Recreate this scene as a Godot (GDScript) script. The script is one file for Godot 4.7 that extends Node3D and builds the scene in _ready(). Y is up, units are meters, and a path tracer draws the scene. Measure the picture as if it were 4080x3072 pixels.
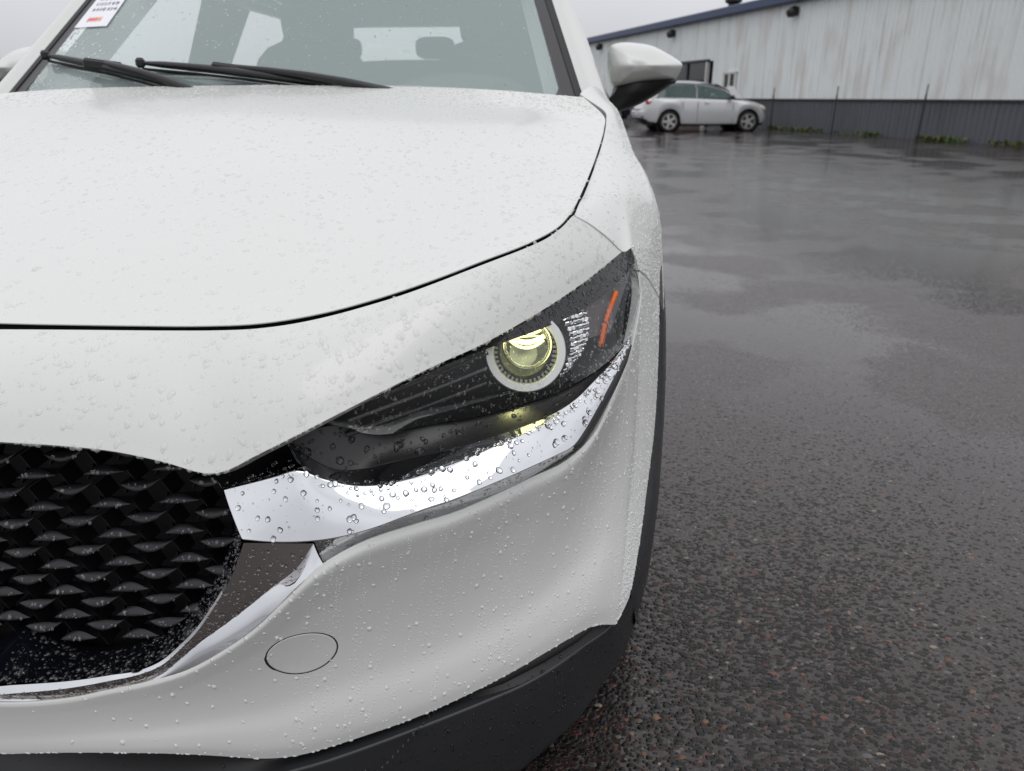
extends Node3D
# A white crossover car in the rain, seen close at its front left corner, in a wet asphalt lot beside a metal building.
# Units: metres. The car stands on the origin: x to its left side, y up, z to its front.

const SKY_TOP := 1.12
const SKY_LOW := 0.26
const EYE := Vector3(0.745, 1.06, 0.71)
var rng := RandomNumberGenerator.new()
var M := {}          # materials
var car: Node3D

func _ready() -> void:
	rng.seed = 20240611
	# ---- camera, sky, sun, exposure
	var cam := Camera3D.new()
	cam.name = "camera"
	cam.fov = 55.0
	cam.near = 0.05
	cam.far = 900.0
	cam.position = EYE
	cam.rotation_degrees = Vector3(-21.3, 4.7, 0)
	var lens := CameraAttributesPhysical.new()
	lens.frustum_focal_length = 6.8
	lens.exposure_aperture = 1.9
	lens.frustum_focus_distance = 0.98
	cam.attributes = lens
	add_child(cam)
	cam.fov = 55.0
	cam.make_current()
	var env := Environment.new()
	env.background_mode = Environment.BG_SKY
	var sky := Sky.new()
	var sm := PanoramaSkyMaterial.new()
	sm.panorama = overcast()
	sky.sky_material = sm
	env.sky = sky
	env.background_energy_multiplier = 1.0
	env.tonemap_mode = Environment.TONE_MAPPER_LINEAR
	env.tonemap_exposure = 1.0
	env.sdfgi_enabled = true
	env.ssao_enabled = true
	env.ssil_enabled = true
	var we := WorldEnvironment.new()
	we.name = "world_environment"
	we.environment = env
	add_child(we)
	var sun := DirectionalLight3D.new()
	sun.name = "sun"
	sun.light_energy = 0.18
	sun.light_color = Color(1.0, 0.985, 0.96)
	sun.light_angular_distance = 40.0
	sun.rotation_degrees = Vector3(-68, 25, 0)
	sun.shadow_enabled = true
	sun.sky_mode = DirectionalLight3D.SKY_MODE_LIGHT_ONLY
	add_child(sun)
	make_materials()
	# ---- large structure
	build_ground()
	build_hall()
	build_far_trees()
	# ---- objects
	build_white_car()
	build_parked_cars()
	build_rain()

func overcast() -> ImageTexture:      # a grey overcast: darkest at the horizon, brighter with height, soft cloud banks
	var n := FastNoiseLite.new()
	n.seed = 4
	n.frequency = 0.011
	n.fractal_octaves = 5
	var im := Image.create(512, 256, false, Image.FORMAT_RGBF)
	for y in 256:
		var el := (0.5 - (y + 0.5) / 256.0) * PI
		for x in 512:
			var az := (x + 0.5) / 512.0 * TAU
			var s := sin(maxf(el, 0.0))
			var v := SKY_TOP * (SKY_LOW + (1.0 - SKY_LOW) * pow(s, 0.30))
			var p := Vector3(cos(el) * cos(az), sin(el) * 2.2, cos(el) * sin(az)) * 110.0
			v *= 1.0 + 0.16 * n.get_noise_3dv(p)
			if el < 0.0: v *= lerpf(1.0, 0.35, clampf(-el * 6.0, 0, 1))
			im.set_pixel(x, y, Color(v * 0.975, v * 0.985, v * 1.035))
	return ImageTexture.create_from_image(im)

# ------------------------------------------------------------------ tagging
func tag(o: Node, label := "", category := "", group := "", kind := "") -> Node:
	if label: o.set_meta("label", label)
	if category: o.set_meta("category", category)
	if group: o.set_meta("group", group)
	if kind: o.set_meta("kind", kind)
	return o

var used := {}
func numbered(called: String) -> String:
	if not used.has(called):
		used[called] = 0
		return called
	used[called] += 1
	return "%s_%03d" % [called, used[called]]

func thing(called: String, label: String, category: String, at := Vector3.ZERO, turn := 0.0, group := "") -> Node3D:
	var o := Node3D.new()
	o.name = numbered(called)
	o.position = at
	o.rotation.y = turn
	add_child(o)
	tag(o, label, category, group)
	return o

func holder(called: String, parent: Node) -> Node3D:
	var o := Node3D.new()
	o.name = called
	parent.add_child(o, true)
	return o

func part(called: String, mesh: Mesh, mat: Material, parent: Node = self) -> MeshInstance3D:
	var o := MeshInstance3D.new()
	o.name = called if parent != self else numbered(called)
	o.mesh = mesh
	o.material_override = mat
	parent.add_child(o, true)
	return o

# ------------------------------------------------------------------ mesh bag
func bag() -> Dictionary:
	return {"v": PackedVector3Array(), "n": PackedVector3Array(), "i": PackedInt32Array(), "u": PackedVector2Array()}

func vert(b: Dictionary, p: Vector3, n: Vector3, uv := Vector2.ZERO) -> int:
	b.v.append(p)
	b.n.append(n)
	b.u.append(uv)
	return b.v.size() - 1

func tri(b: Dictionary, a: int, c: int, d: int) -> void:
	var nn: Vector3 = b.n[a] + b.n[c] + b.n[d]
	if (b.v[c] - b.v[a]).cross(b.v[d] - b.v[a]).dot(nn) > 0.0:
		b.i.append_array([a, d, c])
	else:
		b.i.append_array([a, c, d])

func quad(b: Dictionary, a: int, c: int, d: int, e: int) -> void:
	tri(b, a, c, d)
	tri(b, a, d, e)

func face(b: Dictionary, pts: Array) -> void:      # flat polygon (convex), its normal from the first corners
	var n: Vector3 = -(pts[1] - pts[0]).cross(pts[2] - pts[0]).normalized()
	var ids := []
	for p in pts: ids.append(vert(b, p, n))
	for k in range(1, pts.size() - 1): tri(b, ids[0], ids[k], ids[k + 1])

func commit(b: Dictionary) -> ArrayMesh:
	var a := []
	a.resize(Mesh.ARRAY_MAX)
	a[Mesh.ARRAY_VERTEX] = b.v
	a[Mesh.ARRAY_NORMAL] = b.n
	a[Mesh.ARRAY_TEX_UV] = b.u
	a[Mesh.ARRAY_INDEX] = b.i
	var m := ArrayMesh.new()
	m.add_surface_from_arrays(Mesh.PRIMITIVE_TRIANGLES, a)
	return m

func box(b: Dictionary, c: Vector3, s: Vector3, basis := Basis(), bevel := 0.0) -> void:
	var h := s * 0.5
	var bv: float = minf(bevel, 0.49 * minf(s.x, minf(s.y, s.z)))
	for ax in 3:
		for sg in [-1.0, 1.0]:
			var n := Vector3.ZERO
			n[ax] = sg
			var a1 := (ax + 1) % 3
			var a2 := (ax + 2) % 3
			var ids := []
			for q in [[-1, -1], [1, -1], [1, 1], [-1, 1]]:
				var p := Vector3.ZERO
				p[ax] = sg * h[ax]
				p[a1] = q[0] * (h[a1] - bv)
				p[a2] = q[1] * (h[a2] - bv)
				ids.append(vert(b, c + basis * p, basis * n))
			quad(b, ids[0], ids[1], ids[2], ids[3])
	if bv > 0.0:
		for ax in 3:                       # chamfers along each axis
			var a1 := (ax + 1) % 3
			var a2 := (ax + 2) % 3
			for s1 in [-1.0, 1.0]:
				for s2 in [-1.0, 1.0]:
					var n := Vector3.ZERO
					n[a1] = s1
					n[a2] = s2
					n = n.normalized()
					var ids := []
					for q in [[-1, 0], [1, 0], [1, 1], [-1, 1]]:
						var p := Vector3.ZERO
						p[ax] = q[0] * (h[ax] - bv)
						p[a1] = s1 * (h[a1] - (bv if q[1] == 0 else 0.0))
						p[a2] = s2 * (h[a2] - (0.0 if q[1] == 0 else bv))
						ids.append(vert(b, c + basis * p, basis * n))
					quad(b, ids[0], ids[1], ids[2], ids[3])
		for s0 in [-1.0, 1.0]:
			for s1 in [-1.0, 1.0]:
				for s2 in [-1.0, 1.0]:
					var n := Vector3(s0, s1, s2).normalized()
					var ids := []
					for ax in 3:
						var p := Vector3(s0 * (h.x - bv), s1 * (h.y - bv), s2 * (h.z - bv))
						p[ax] += [s0, s1, s2][ax] * bv
						ids.append(vert(b, c + basis * p, basis * n))
					tri(b, ids[0], ids[1], ids[2])

func one_box(c: Vector3, s: Vector3, bevel := 0.0, basis := Basis()) -> ArrayMesh:
	var b := bag()
	box(b, c, s, basis, bevel)
	return commit(b)

func tube(b: Dictionary, path: Array, r, sides := 10, flat := Vector3.ONE) -> void:   # r: a number or one per point
	var last := -1
	for k in path.size():
		var t: Vector3 = (path[mini(k + 1, path.size() - 1)] - path[maxi(k - 1, 0)]).normalized()
		var u := t.cross(Vector3.UP if absf(t.y) < 0.9 else Vector3.RIGHT).normalized()
		var w := u.cross(t).normalized()
		var rad: float = r[k] if r is Array else r
		var first: int = b.v.size()
		for s in sides + 1:
			var a := TAU * s / sides
			var n := u * cos(a) + w * sin(a)
			vert(b, path[k] + n * rad * flat, n)
		if last >= 0:
			for s in sides: quad(b, last + s, last + s + 1, first + s + 1, first + s)
		last = first
	for e in [0, path.size() - 1]:
		var t: Vector3 = (path[1] - path[0]) if e == 0 else (path[-2] - path[-1])
		var n := -t.normalized()
		var c := vert(b, path[e], n)
		var off: int = b.v.size()
		var base: int = (last if e > 0 else off - 1 - (path.size()) * (sides + 1))
		if e > 0: base = off - 2 - (sides + 1)
		for s in sides + 1: vert(b, b.v[base + s], n)
		for s in sides: tri(b, c, off + s, off + s + 1)

func lathe(b: Dictionary, prof: Array, axis: Basis, at: Vector3, seg := 40, from := 0.0, to := TAU) -> void:   # prof: Vector2(radius, height along axis.y)
	for k in prof.size() - 1:
		var p: Vector2 = prof[k]
		var q: Vector2 = prof[k + 1]
		var d := (q - p).normalized()
		var nn := Vector2(d.y, -d.x)
		var last := -1
		for s in seg + 1:
			var a := lerpf(from, to, float(s) / seg)
			var dir := Vector3(cos(a), 0, sin(a))
			var n := axis * (dir * nn.x + Vector3(0, nn.y, 0))
			var i0 := vert(b, at + axis * (dir * p.x + Vector3(0, p.y, 0)), n)
			vert(b, at + axis * (dir * q.x + Vector3(0, q.y, 0)), n)
			if last >= 0: quad(b, last, i0, i0 + 1, last + 1)
			last = i0

func ellipsoid(b: Dictionary, c: Vector3, r: Vector3, p := 2.0, basis := Basis(), nu := 28, nv := 16) -> void:   # superellipsoid: p > 2 is boxier
	var first: int = b.v.size()
	for j in nv + 1:
		var el := (float(j) / nv - 0.5) * PI
		for i in nu + 1:
			var az := float(i) / nu * TAU
			var d := Vector3(cos(el) * cos(az), sin(el), cos(el) * sin(az))
			var k := pow(pow(absf(d.x), p) + pow(absf(d.y), p) + pow(absf(d.z), p), -1.0 / p)
			var q := d * k
			var n := Vector3(signf(q.x) * pow(absf(q.x), p - 1) / r.x, signf(q.y) * pow(absf(q.y), p - 1) / r.y, signf(q.z) * pow(absf(q.z), p - 1) / r.z).normalized()
			vert(b, c + basis * (q * r), basis * n)
	for j in nv:
		for i in nu:
			var a := first + j * (nu + 1) + i
			quad(b, a, a + 1, a + nu + 2, a + nu + 1)

# ------------------------------------------------------------------ panels: smooth patches through a net of points, with rolled edges
func net(rows: Array, mirror := 0) -> Array:      # rows of 0.1 mm integers; mirror 1: the first column is the car's middle, -1: the last one is
	var out := []
	for r in rows:
		var l := PackedVector3Array()
		for k in range(0, r.size(), 3): l.append(Vector3(r[k], r[k + 1], r[k + 2]) * 0.0001)
		if mirror:
			var f := PackedVector3Array()
			var n := l.size()
			for k in n - 1:
				var p: Vector3 = l[n - 1 - k] if mirror > 0 else l[k]
				f.append(Vector3(-p.x, p.y, p.z) if mirror > 0 else p)
			if mirror > 0:
				f.append_array(l)
			else:
				f.append(l[n - 1])
				for k in n - 1: f.append(l[n - 2 - k] * Vector3(-1, 1, 1))
			l = f
		out.append(l)
	return out

func spline(p: PackedVector3Array, n: int) -> PackedVector3Array:
	var out := PackedVector3Array()
	var last := p.size() - 1
	for k in n:
		var t := float(k) / (n - 1) * last
		var i := mini(int(t), last - 1)
		var f := t - i
		var p0: Vector3 = p[i - 1] if i > 0 else 2.0 * p[0] - p[1]
		var p3: Vector3 = p[i + 2] if i + 2 <= last else 2.0 * p[last] - p[last - 1]
		out.append(0.5 * ((2.0 * p[i + 1 - 1]) + (p[i + 1] - p0) * f + (2.0 * p0 - 5.0 * p[i] + 4.0 * p[i + 1] - p3) * f * f + (3.0 * p[i] - p0 - 3.0 * p[i + 1] + p3) * f * f * f))
	return out

func surface(rows: Array, nu: int, nv: int, outwards := Vector3(0, 0.3, 1)) -> Dictionary:    # {p, n: nv lists of nu}
	var a := []
	for r in rows: a.append(spline(r, nu))
	var p := []
	for j in nv: p.append(PackedVector3Array())
	for i in nu:
		var c := PackedVector3Array()
		for r in a: c.append(r[i])
		c = spline(c, nv)
		for j in nv: p[j].append(c[j])
	var n := []
	var total := 0.0
	for j in nv:
		var l := PackedVector3Array()
		for i in nu:
			var du: Vector3 = p[j][mini(i + 1, nu - 1)] - p[j][maxi(i - 1, 0)]
			var dv: Vector3 = p[mini(j + 1, nv - 1)][i] - p[maxi(j - 1, 0)][i]
			var m := du.cross(dv).normalized()
			total += m.dot(outwards)
			l.append(m)
		n.append(l)
	if total < 0.0:
		for j in nv:
			for i in nu: n[j][i] = -n[j][i]
	return {"p": p, "n": n, "nu": nu, "nv": nv}

func flipped(s: Dictionary) -> Dictionary:       # the same surface on the car's other side
	var o := {"p": [], "n": [], "nu": s.nu, "nv": s.nv}
	for j in s.nv:
		var a := PackedVector3Array()
		var c := PackedVector3Array()
		for i in s.nu:
			a.append(s.p[j][i] * Vector3(-1, 1, 1))
			c.append(s.n[j][i] * Vector3(-1, 1, 1))
		o.p.append(a)
		o.n.append(c)
	return o

func skin(b: Dictionary, s: Dictionary, offset := 0.0) -> void:
	var first: int = b.v.size()
	for j in s.nv:
		for i in s.nu: vert(b, s.p[j][i] + s.n[j][i] * offset, s.n[j][i], Vector2(float(i) / (s.nu - 1), float(j) / (s.nv - 1)))
	for j in s.nv - 1:
		for i in s.nu - 1:
			var a: int = first + j * s.nu + i
			quad(b, a, a + 1, a + s.nu + 1, a + s.nu)

func edge(b: Dictionary, s: Dictionary, side: String, depth: float, r := 0.002) -> void:      # a rolled edge and a flange along one side
	var cnt: int = s.nu if side in ["top", "bottom"] else s.nv
	var last := -1
	for k in cnt:
		var p: Vector3
		var q: Vector3
		var n: Vector3
		match side:
			"top": p = s.p[0][k]; q = s.p[1][k]; n = s.n[0][k]
			"bottom": p = s.p[s.nv - 1][k]; q = s.p[s.nv - 2][k]; n = s.n[s.nv - 1][k]
			"left": p = s.p[k][0]; q = s.p[k][1]; n = s.n[k][0]
			"right": p = s.p[k][s.nu - 1]; q = s.p[k][s.nu - 2]; n = s.n[k][s.nu - 1]
		var t := p - q
		t = (t - n * t.dot(n)).normalized()
		var first: int = b.v.size()
		for a in 5:
			var g := a * PI / 8.0
			vert(b, p + t * r * sin(g) - n * r * (1.0 - cos(g)), t * sin(g) + n * cos(g))
		vert(b, p + t * r - n * depth, t)
		if last >= 0:
			for a in 5: quad(b, last + a, first + a, first + a + 1, last + a + 1)
		last = first

func panel(s: Dictionary, edges := {}, r := 0.002) -> ArrayMesh:
	var b := bag()
	skin(b, s)
	for e in edges: edge(b, s, e, edges[e], r)
	return commit(b)

func on_surface(s: Dictionary, x: float, y: float) -> Array:      # [point, normal] of the surface at this x and y
	var best := 1e9
	var at := Vector2i.ZERO
	for j in s.nv:
		for i in s.nu:
			var d: float = Vector2(s.p[j][i].x - x, s.p[j][i].y - y).length_squared()
			if d < best:
				best = d
				at = Vector2i(i, j)
	var p: Vector3 = s.p[at.y][at.x]
	var n: Vector3 = s.n[at.y][at.x]
	var z := p.z - (n.x * (x - p.x) + n.y * (y - p.y)) / n.z
	return [Vector3(x, y, z), n]

# ---- nets of the car's panels, in tenths of a millimetre
const G_HOOD := [
	[0,7990,-1200,738,7986,-1207,1476,7988,-1215,2214,7992,-1228,2951,7999,-1254,3682,8025,-1345,4386,8112,-1549,5062,8259,-1803,5697,8427,-2138,6274,8589,-2566,6792,8711,-3077,7206,8844,-3667,7425,8983,-4350],
	[0,8534,-2631,725,8526,-2637,1453,8519,-2646,2183,8509,-2661,2914,8497,-2688,3642,8500,-2771,4347,8551,-2949,5029,8653,-3171,5676,8770,-3458,6273,8882,-3823,6818,8959,-4256,7273,9046,-4756,7559,9141,-5334],
	[0,9036,-4077,712,9026,-4081,1429,9011,-4091,2150,8991,-4107,2875,8965,-4133,3598,8949,-4207,4303,8970,-4359,4990,9031,-4545,5648,9104,-4783,6263,9172,-5084,6835,9208,-5438,7330,9254,-5845,7682,9310,-6317],
	[0,9495,-5537,698,9483,-5540,1404,9464,-5550,2117,9436,-5566,2834,9401,-5590,3552,9371,-5653,4257,9369,-5777,4949,9397,-5925,5616,9432,-6113,6250,9462,-6347,6847,9465,-6621,7381,9476,-6934,7799,9496,-7298],
	[0,9909,-7010,685,9897,-7012,1380,9876,-7020,2084,9848,-7034,2794,9812,-7056,3507,9777,-7105,4213,9762,-7198,4908,9767,-7306,5586,9776,-7440,6238,9779,-7605,6861,9759,-7795,7434,9744,-8012,7919,9739,-8267],
	[0,10276,-8496,671,10264,-8496,1355,10245,-8502,2048,10218,-8515,2749,10184,-8532,3456,10150,-8566,4158,10126,-8628,4856,10114,-8695,5541,10102,-8774,6208,10083,-8869,6854,10045,-8974,7465,10009,-9094,8014,9981,-9238],
	[0,10595,-9993,656,10584,-9991,1325,10568,-9996,2003,10545,-10005,2689,10517,-10017,3380,10487,-10036,4072,10459,-10066,4762,10435,-10091,5446,10406,-10114,6119,10369,-10138,6779,10318,-10158,7419,10266,-10179,8025,10219,-10213],
	[0,10865,-11500,635,10858,-11493,1271,10851,-11488,1906,10844,-11482,2542,10836,-11474,3177,10826,-11460,3812,10813,-11437,4446,10796,-11399,5079,10772,-11344,5710,10737,-11276,6338,10691,-11190,6964,10640,-11094,7590,10589,-11000]]
const G_NOSE := [
	[0,7915,-1120,525,7924,-1125,1050,7933,-1130,1575,7940,-1136,2100,7945,-1145,2626,7951,-1157,3150,7957,-1186,3612,7971,-1245,4063,8011,-1361,4502,8084,-1501,4929,8178,-1664,5346,8281,-1846,5736,8389,-2079,6104,8494,-2347,6448,8581,-2650,6771,8656,-2979,7069,8738,-3329,7286,8836,-3731,7457,8953,-4150],
	[0,7790,-845,538,7795,-849,1076,7800,-853,1614,7802,-857,2151,7800,-863,2687,7785,-869,3220,7761,-897,3694,7814,-972,4154,7891,-1105,4599,7987,-1274,5032,8095,-1468,5450,8203,-1689,5848,8308,-1955,6219,8412,-2260,6567,8500,-2600,6894,8577,-2967,7195,8656,-3359,7425,8746,-3799,7617,8850,-4257],
	[0,7633,-595,551,7634,-598,1101,7635,-601,1652,7633,-604,2202,7622,-606,2749,7587,-606,3290,7532,-635,3776,7626,-723,4245,7738,-875,4697,7858,-1071,5135,7981,-1298,5555,8093,-1558,5959,8196,-1855,6333,8300,-2195,6686,8390,-2568,7016,8471,-2969,7318,8552,-3396,7561,8638,-3867,7774,8732,-4354],
	[0,7444,-371,563,7441,-373,1127,7438,-376,1690,7432,-377,2253,7412,-374,2811,7357,-368,3361,7272,-397,3858,7406,-500,4336,7554,-670,4795,7697,-895,5238,7834,-1153,5659,7951,-1453,6071,8053,-1780,6447,8158,-2152,6804,8253,-2554,7136,8341,-2984,7439,8427,-3441,7693,8513,-3935,7926,8604,-4444],
	[0,7223,-173,576,7216,-174,1152,7209,-175,1728,7198,-175,2304,7171,-168,2873,7095,-156,3431,6979,-186,3940,7154,-303,4427,7337,-491,4892,7504,-744,5340,7656,-1034,5763,7777,-1373,6182,7879,-1729,6561,7987,-2132,6921,8090,-2559,7254,8189,-3015,7558,8284,-3497,7823,8376,-4009,8074,8469,-4533],
	[0,6970,0,589,6959,-1,1178,6948,-1,1767,6933,1,2354,6897,12,2935,6801,30,3501,6655,0,4022,6870,-132,4519,7088,-338,4990,7279,-618,5443,7446,-941,5867,7571,-1318,6293,7674,-1702,6674,7787,-2134,7037,7901,-2585,7371,8014,-3062,7675,8123,-3564,7949,8227,-4088,8218,8329,-4620]]
const G_FENDER := [
	[7475,8953,-4150,7703,8814,-4300,7992,8581,-4470,8237,8340,-4630,8401,8351,-4920,8552,8297,-5220,8760,8219,-5650,8946,8133,-6100,9046,7833,-6220,9166,6933,-6400],
	[7539,9027,-5000,7744,9024,-5243,7949,8994,-5486,8154,8939,-5729,8359,8857,-5971,8564,8749,-6214,8769,8615,-6457,8974,8454,-6700,9074,8154,-6820,9194,7254,-7000],
	[7634,9118,-5700,7824,9137,-5914,8015,9133,-6129,8205,9106,-6343,8395,9056,-6557,8585,8982,-6771,8775,8885,-6986,8965,8765,-7200,9065,8465,-7320,9185,7565,-7500],
	[7849,9471,-7400,7993,9478,-7543,8137,9468,-7686,8280,9441,-7829,8424,9398,-7971,8567,9338,-8114,8711,9261,-8257,8855,9168,-8400,8955,8868,-8520,9075,7968,-8700],
	[8020,9846,-8800,8113,9831,-8900,8206,9805,-9000,8300,9766,-9100,8393,9717,-9200,8487,9655,-9300,8580,9582,-9400,8673,9497,-9500,8773,9197,-9620,8893,8297,-9800],
	[8100,10145,-10000,8165,10132,-10071,8230,10110,-10143,8295,10081,-10214,8360,10043,-10286,8424,9996,-10357,8489,9942,-10429,8554,9879,-10500,8654,9579,-10620,8774,8679,-10800],
	[8057,10316,-10700,8109,10343,-10829,8162,10358,-10957,8214,10363,-11086,8266,10356,-11214,8319,10338,-11343,8371,10309,-11471,8423,10269,-11600,8523,9969,-11720,8643,9069,-11900],
	[7677,10557,-11000,7756,10600,-11200,7836,10626,-11400,7915,10634,-11600,7995,10626,-11800,8074,10600,-12000,8154,10557,-12200,8233,10496,-12400,8333,10196,-12520,8453,9296,-12700],
	[7515,10663,-11150,7604,10746,-11471,7693,10802,-11793,7781,10832,-12114,7870,10835,-12436,7959,10811,-12757,8048,10760,-13079,8137,10683,-13400,8237,10383,-13520,8357,9483,-13700]]
const G_FENDER_CORNER := [
	[8392,8354,-4900,8561,8300,-5189,8710,8247,-5488,8830,8211,-5803,8949,8128,-6108,9046,7833,-6220],
	[8440,8261,-4923,8589,8194,-5189,8720,8118,-5460,8827,8054,-5742,8931,7956,-6018,9017,7700,-6151],
	[8484,8165,-4943,8618,8083,-5191,8736,7984,-5437,8837,7890,-5689,8934,7775,-5940,9015,7556,-6098],
	[8517,8064,-4957,8641,7968,-5188,8749,7846,-5411,8847,7723,-5636,8938,7593,-5865,9017,7412,-6049],
	[8549,7963,-4970,8662,7852,-5185,8761,7707,-5385,8855,7555,-5583,8941,7409,-5789,9019,7267,-6000]]
const G_BUMPER := [
	[0,3195,170,582,3237,164,1155,3343,154,1712,3515,139,2271,3682,128,2808,3909,114,3293,4232,95,3748,4595,63,4152,5015,27,4569,5413,-51,5060,5653,-245,5576,5741,-499,6081,5780,-788,6548,5849,-1131,6998,5930,-1494,7443,6004,-1864,7802,6198,-2275,8043,6507,-2706,8234,6788,-3180,8395,7061,-3670,8473,7259,-4012,8539,7464,-4351,8577,7686,-4684,8561,7936,-5000,8734,7727,-5345,8886,7480,-5675,9019,7243,-6020],
	[0,3161,178,581,3203,173,1149,3308,164,1703,3476,154,2258,3639,145,2792,3860,137,3278,4171,123,3735,4519,98,4143,4920,70,4561,5302,-1,5046,5534,-189,5553,5620,-437,6051,5660,-719,6512,5727,-1054,6957,5806,-1409,7397,5879,-1772,7756,6065,-2175,8003,6359,-2600,8202,6624,-3068,8374,6879,-3552,8467,7053,-3895,8534,7244,-4227,8576,7449,-4559,8569,7678,-4880,8739,7474,-5230,8891,7232,-5565,9025,6999,-5917],
	[0,3098,176,566,3141,171,1124,3240,162,1669,3396,149,2215,3547,138,2741,3750,126,3222,4033,106,3677,4349,73,4086,4713,36,4506,5068,-39,4990,5292,-219,5495,5380,-459,5990,5423,-731,6450,5493,-1054,6893,5573,-1398,7331,5648,-1751,7694,5826,-2144,7952,6104,-2559,8166,6352,-3017,8354,6586,-3492,8466,6730,-3837,8537,6905,-4157,8583,7093,-4473,8583,7304,-4776,8749,7111,-5107,8899,6882,-5427,9032,6661,-5763],
	[0,2981,171,537,3025,167,1077,3114,156,1604,3246,138,2133,3373,123,2645,3542,102,3117,3773,71,3565,4025,23,3976,4317,-32,4400,4619,-115,4883,4830,-282,5383,4922,-504,5873,4972,-760,6331,5046,-1062,6772,5129,-1385,7208,5207,-1718,7577,5373,-2090,7855,5623,-2485,8094,5842,-2921,8311,6039,-3375,8460,6132,-3715,8532,6281,-4005,8583,6445,-4280,8596,6628,-4539,8749,6464,-4824,8889,6269,-5100,9015,6080,-5392],
	[0,2811,173,503,2857,170,1017,2932,159,1519,3033,140,2025,3129,122,2516,3250,97,2978,3408,57,3422,3570,-2,3838,3759,-69,4267,3982,-154,4743,4167,-299,5228,4262,-496,5705,4321,-725,6155,4398,-994,6589,4483,-1286,7016,4564,-1590,7392,4709,-1926,7699,4915,-2287,7974,5089,-2684,8232,5232,-3099,8433,5249,-3425,8504,5362,-3659,8560,5492,-3872,8587,5638,-4068,8717,5528,-4284,8837,5395,-4494,8948,5265,-4718],
	[0,2653,186,479,2701,184,969,2764,176,1450,2839,161,1934,2910,146,2410,2991,124,2865,3085,86,3309,3167,29,3735,3264,-36,4169,3415,-113,4631,3570,-237,5096,3665,-408,5553,3731,-611,5990,3808,-847,6413,3892,-1107,6827,3973,-1380,7206,4097,-1680,7535,4259,-2000,7840,4399,-2341,8131,4499,-2698,8378,4440,-3013,8442,4520,-3193,8495,4621,-3344,8529,4737,-3480,8627,4691,-3628,8717,4631,-3773,8802,4574,-3926],
	[0,2530,207,469,2580,207,940,2638,204,1409,2697,197,1878,2752,191,2343,2808,179,2799,2860,154,3247,2889,111,3686,2923,63,4125,3024,4,4570,3152,-100,5012,3243,-251,5448,3313,-430,5868,3387,-639,6276,3466,-872,6675,3545,-1120,7051,3647,-1388,7397,3769,-1674,7724,3878,-1967,8040,3940,-2275,8323,3813,-2581,8380,3861,-2716,8431,3927,-2828,8471,4003,-2932,8543,3998,-3041,8609,3987,-3149,8673,3978,-3261],
	[0,2448,218,460,2499,218,918,2552,218,1377,2599,215,1836,2642,212,2294,2680,205,2748,2701,185,3198,2693,148,3644,2685,106,4086,2751,56,4521,2862,-37,4951,2953,-173,5374,3025,-338,5786,3098,-529,6185,3176,-744,6576,3253,-975,6951,3342,-1225,7307,3438,-1491,7649,3518,-1767,7982,3547,-2056,8287,3387,-2345,8336,3422,-2439,8383,3468,-2520,8425,3519,-2599,8476,3541,-2680,8523,3563,-2761,8569,3585,-2842],
	[0,2390,220,449,2441,221,899,2490,221,1349,2527,218,1800,2560,215,2252,2583,207,2704,2580,186,3152,2542,147,3600,2499,103,4045,2538,53,4477,2641,-32,4900,2732,-159,5318,2806,-315,5727,2880,-495,6123,2958,-699,6509,3037,-919,6886,3117,-1156,7249,3195,-1414,7602,3247,-1692,7946,3246,-1983,8265,3072,-2250,8307,3109,-2308,8350,3145,-2365,8390,3184,-2424,8426,3226,-2482,8459,3270,-2541,8491,3314,-2600]]
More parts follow.
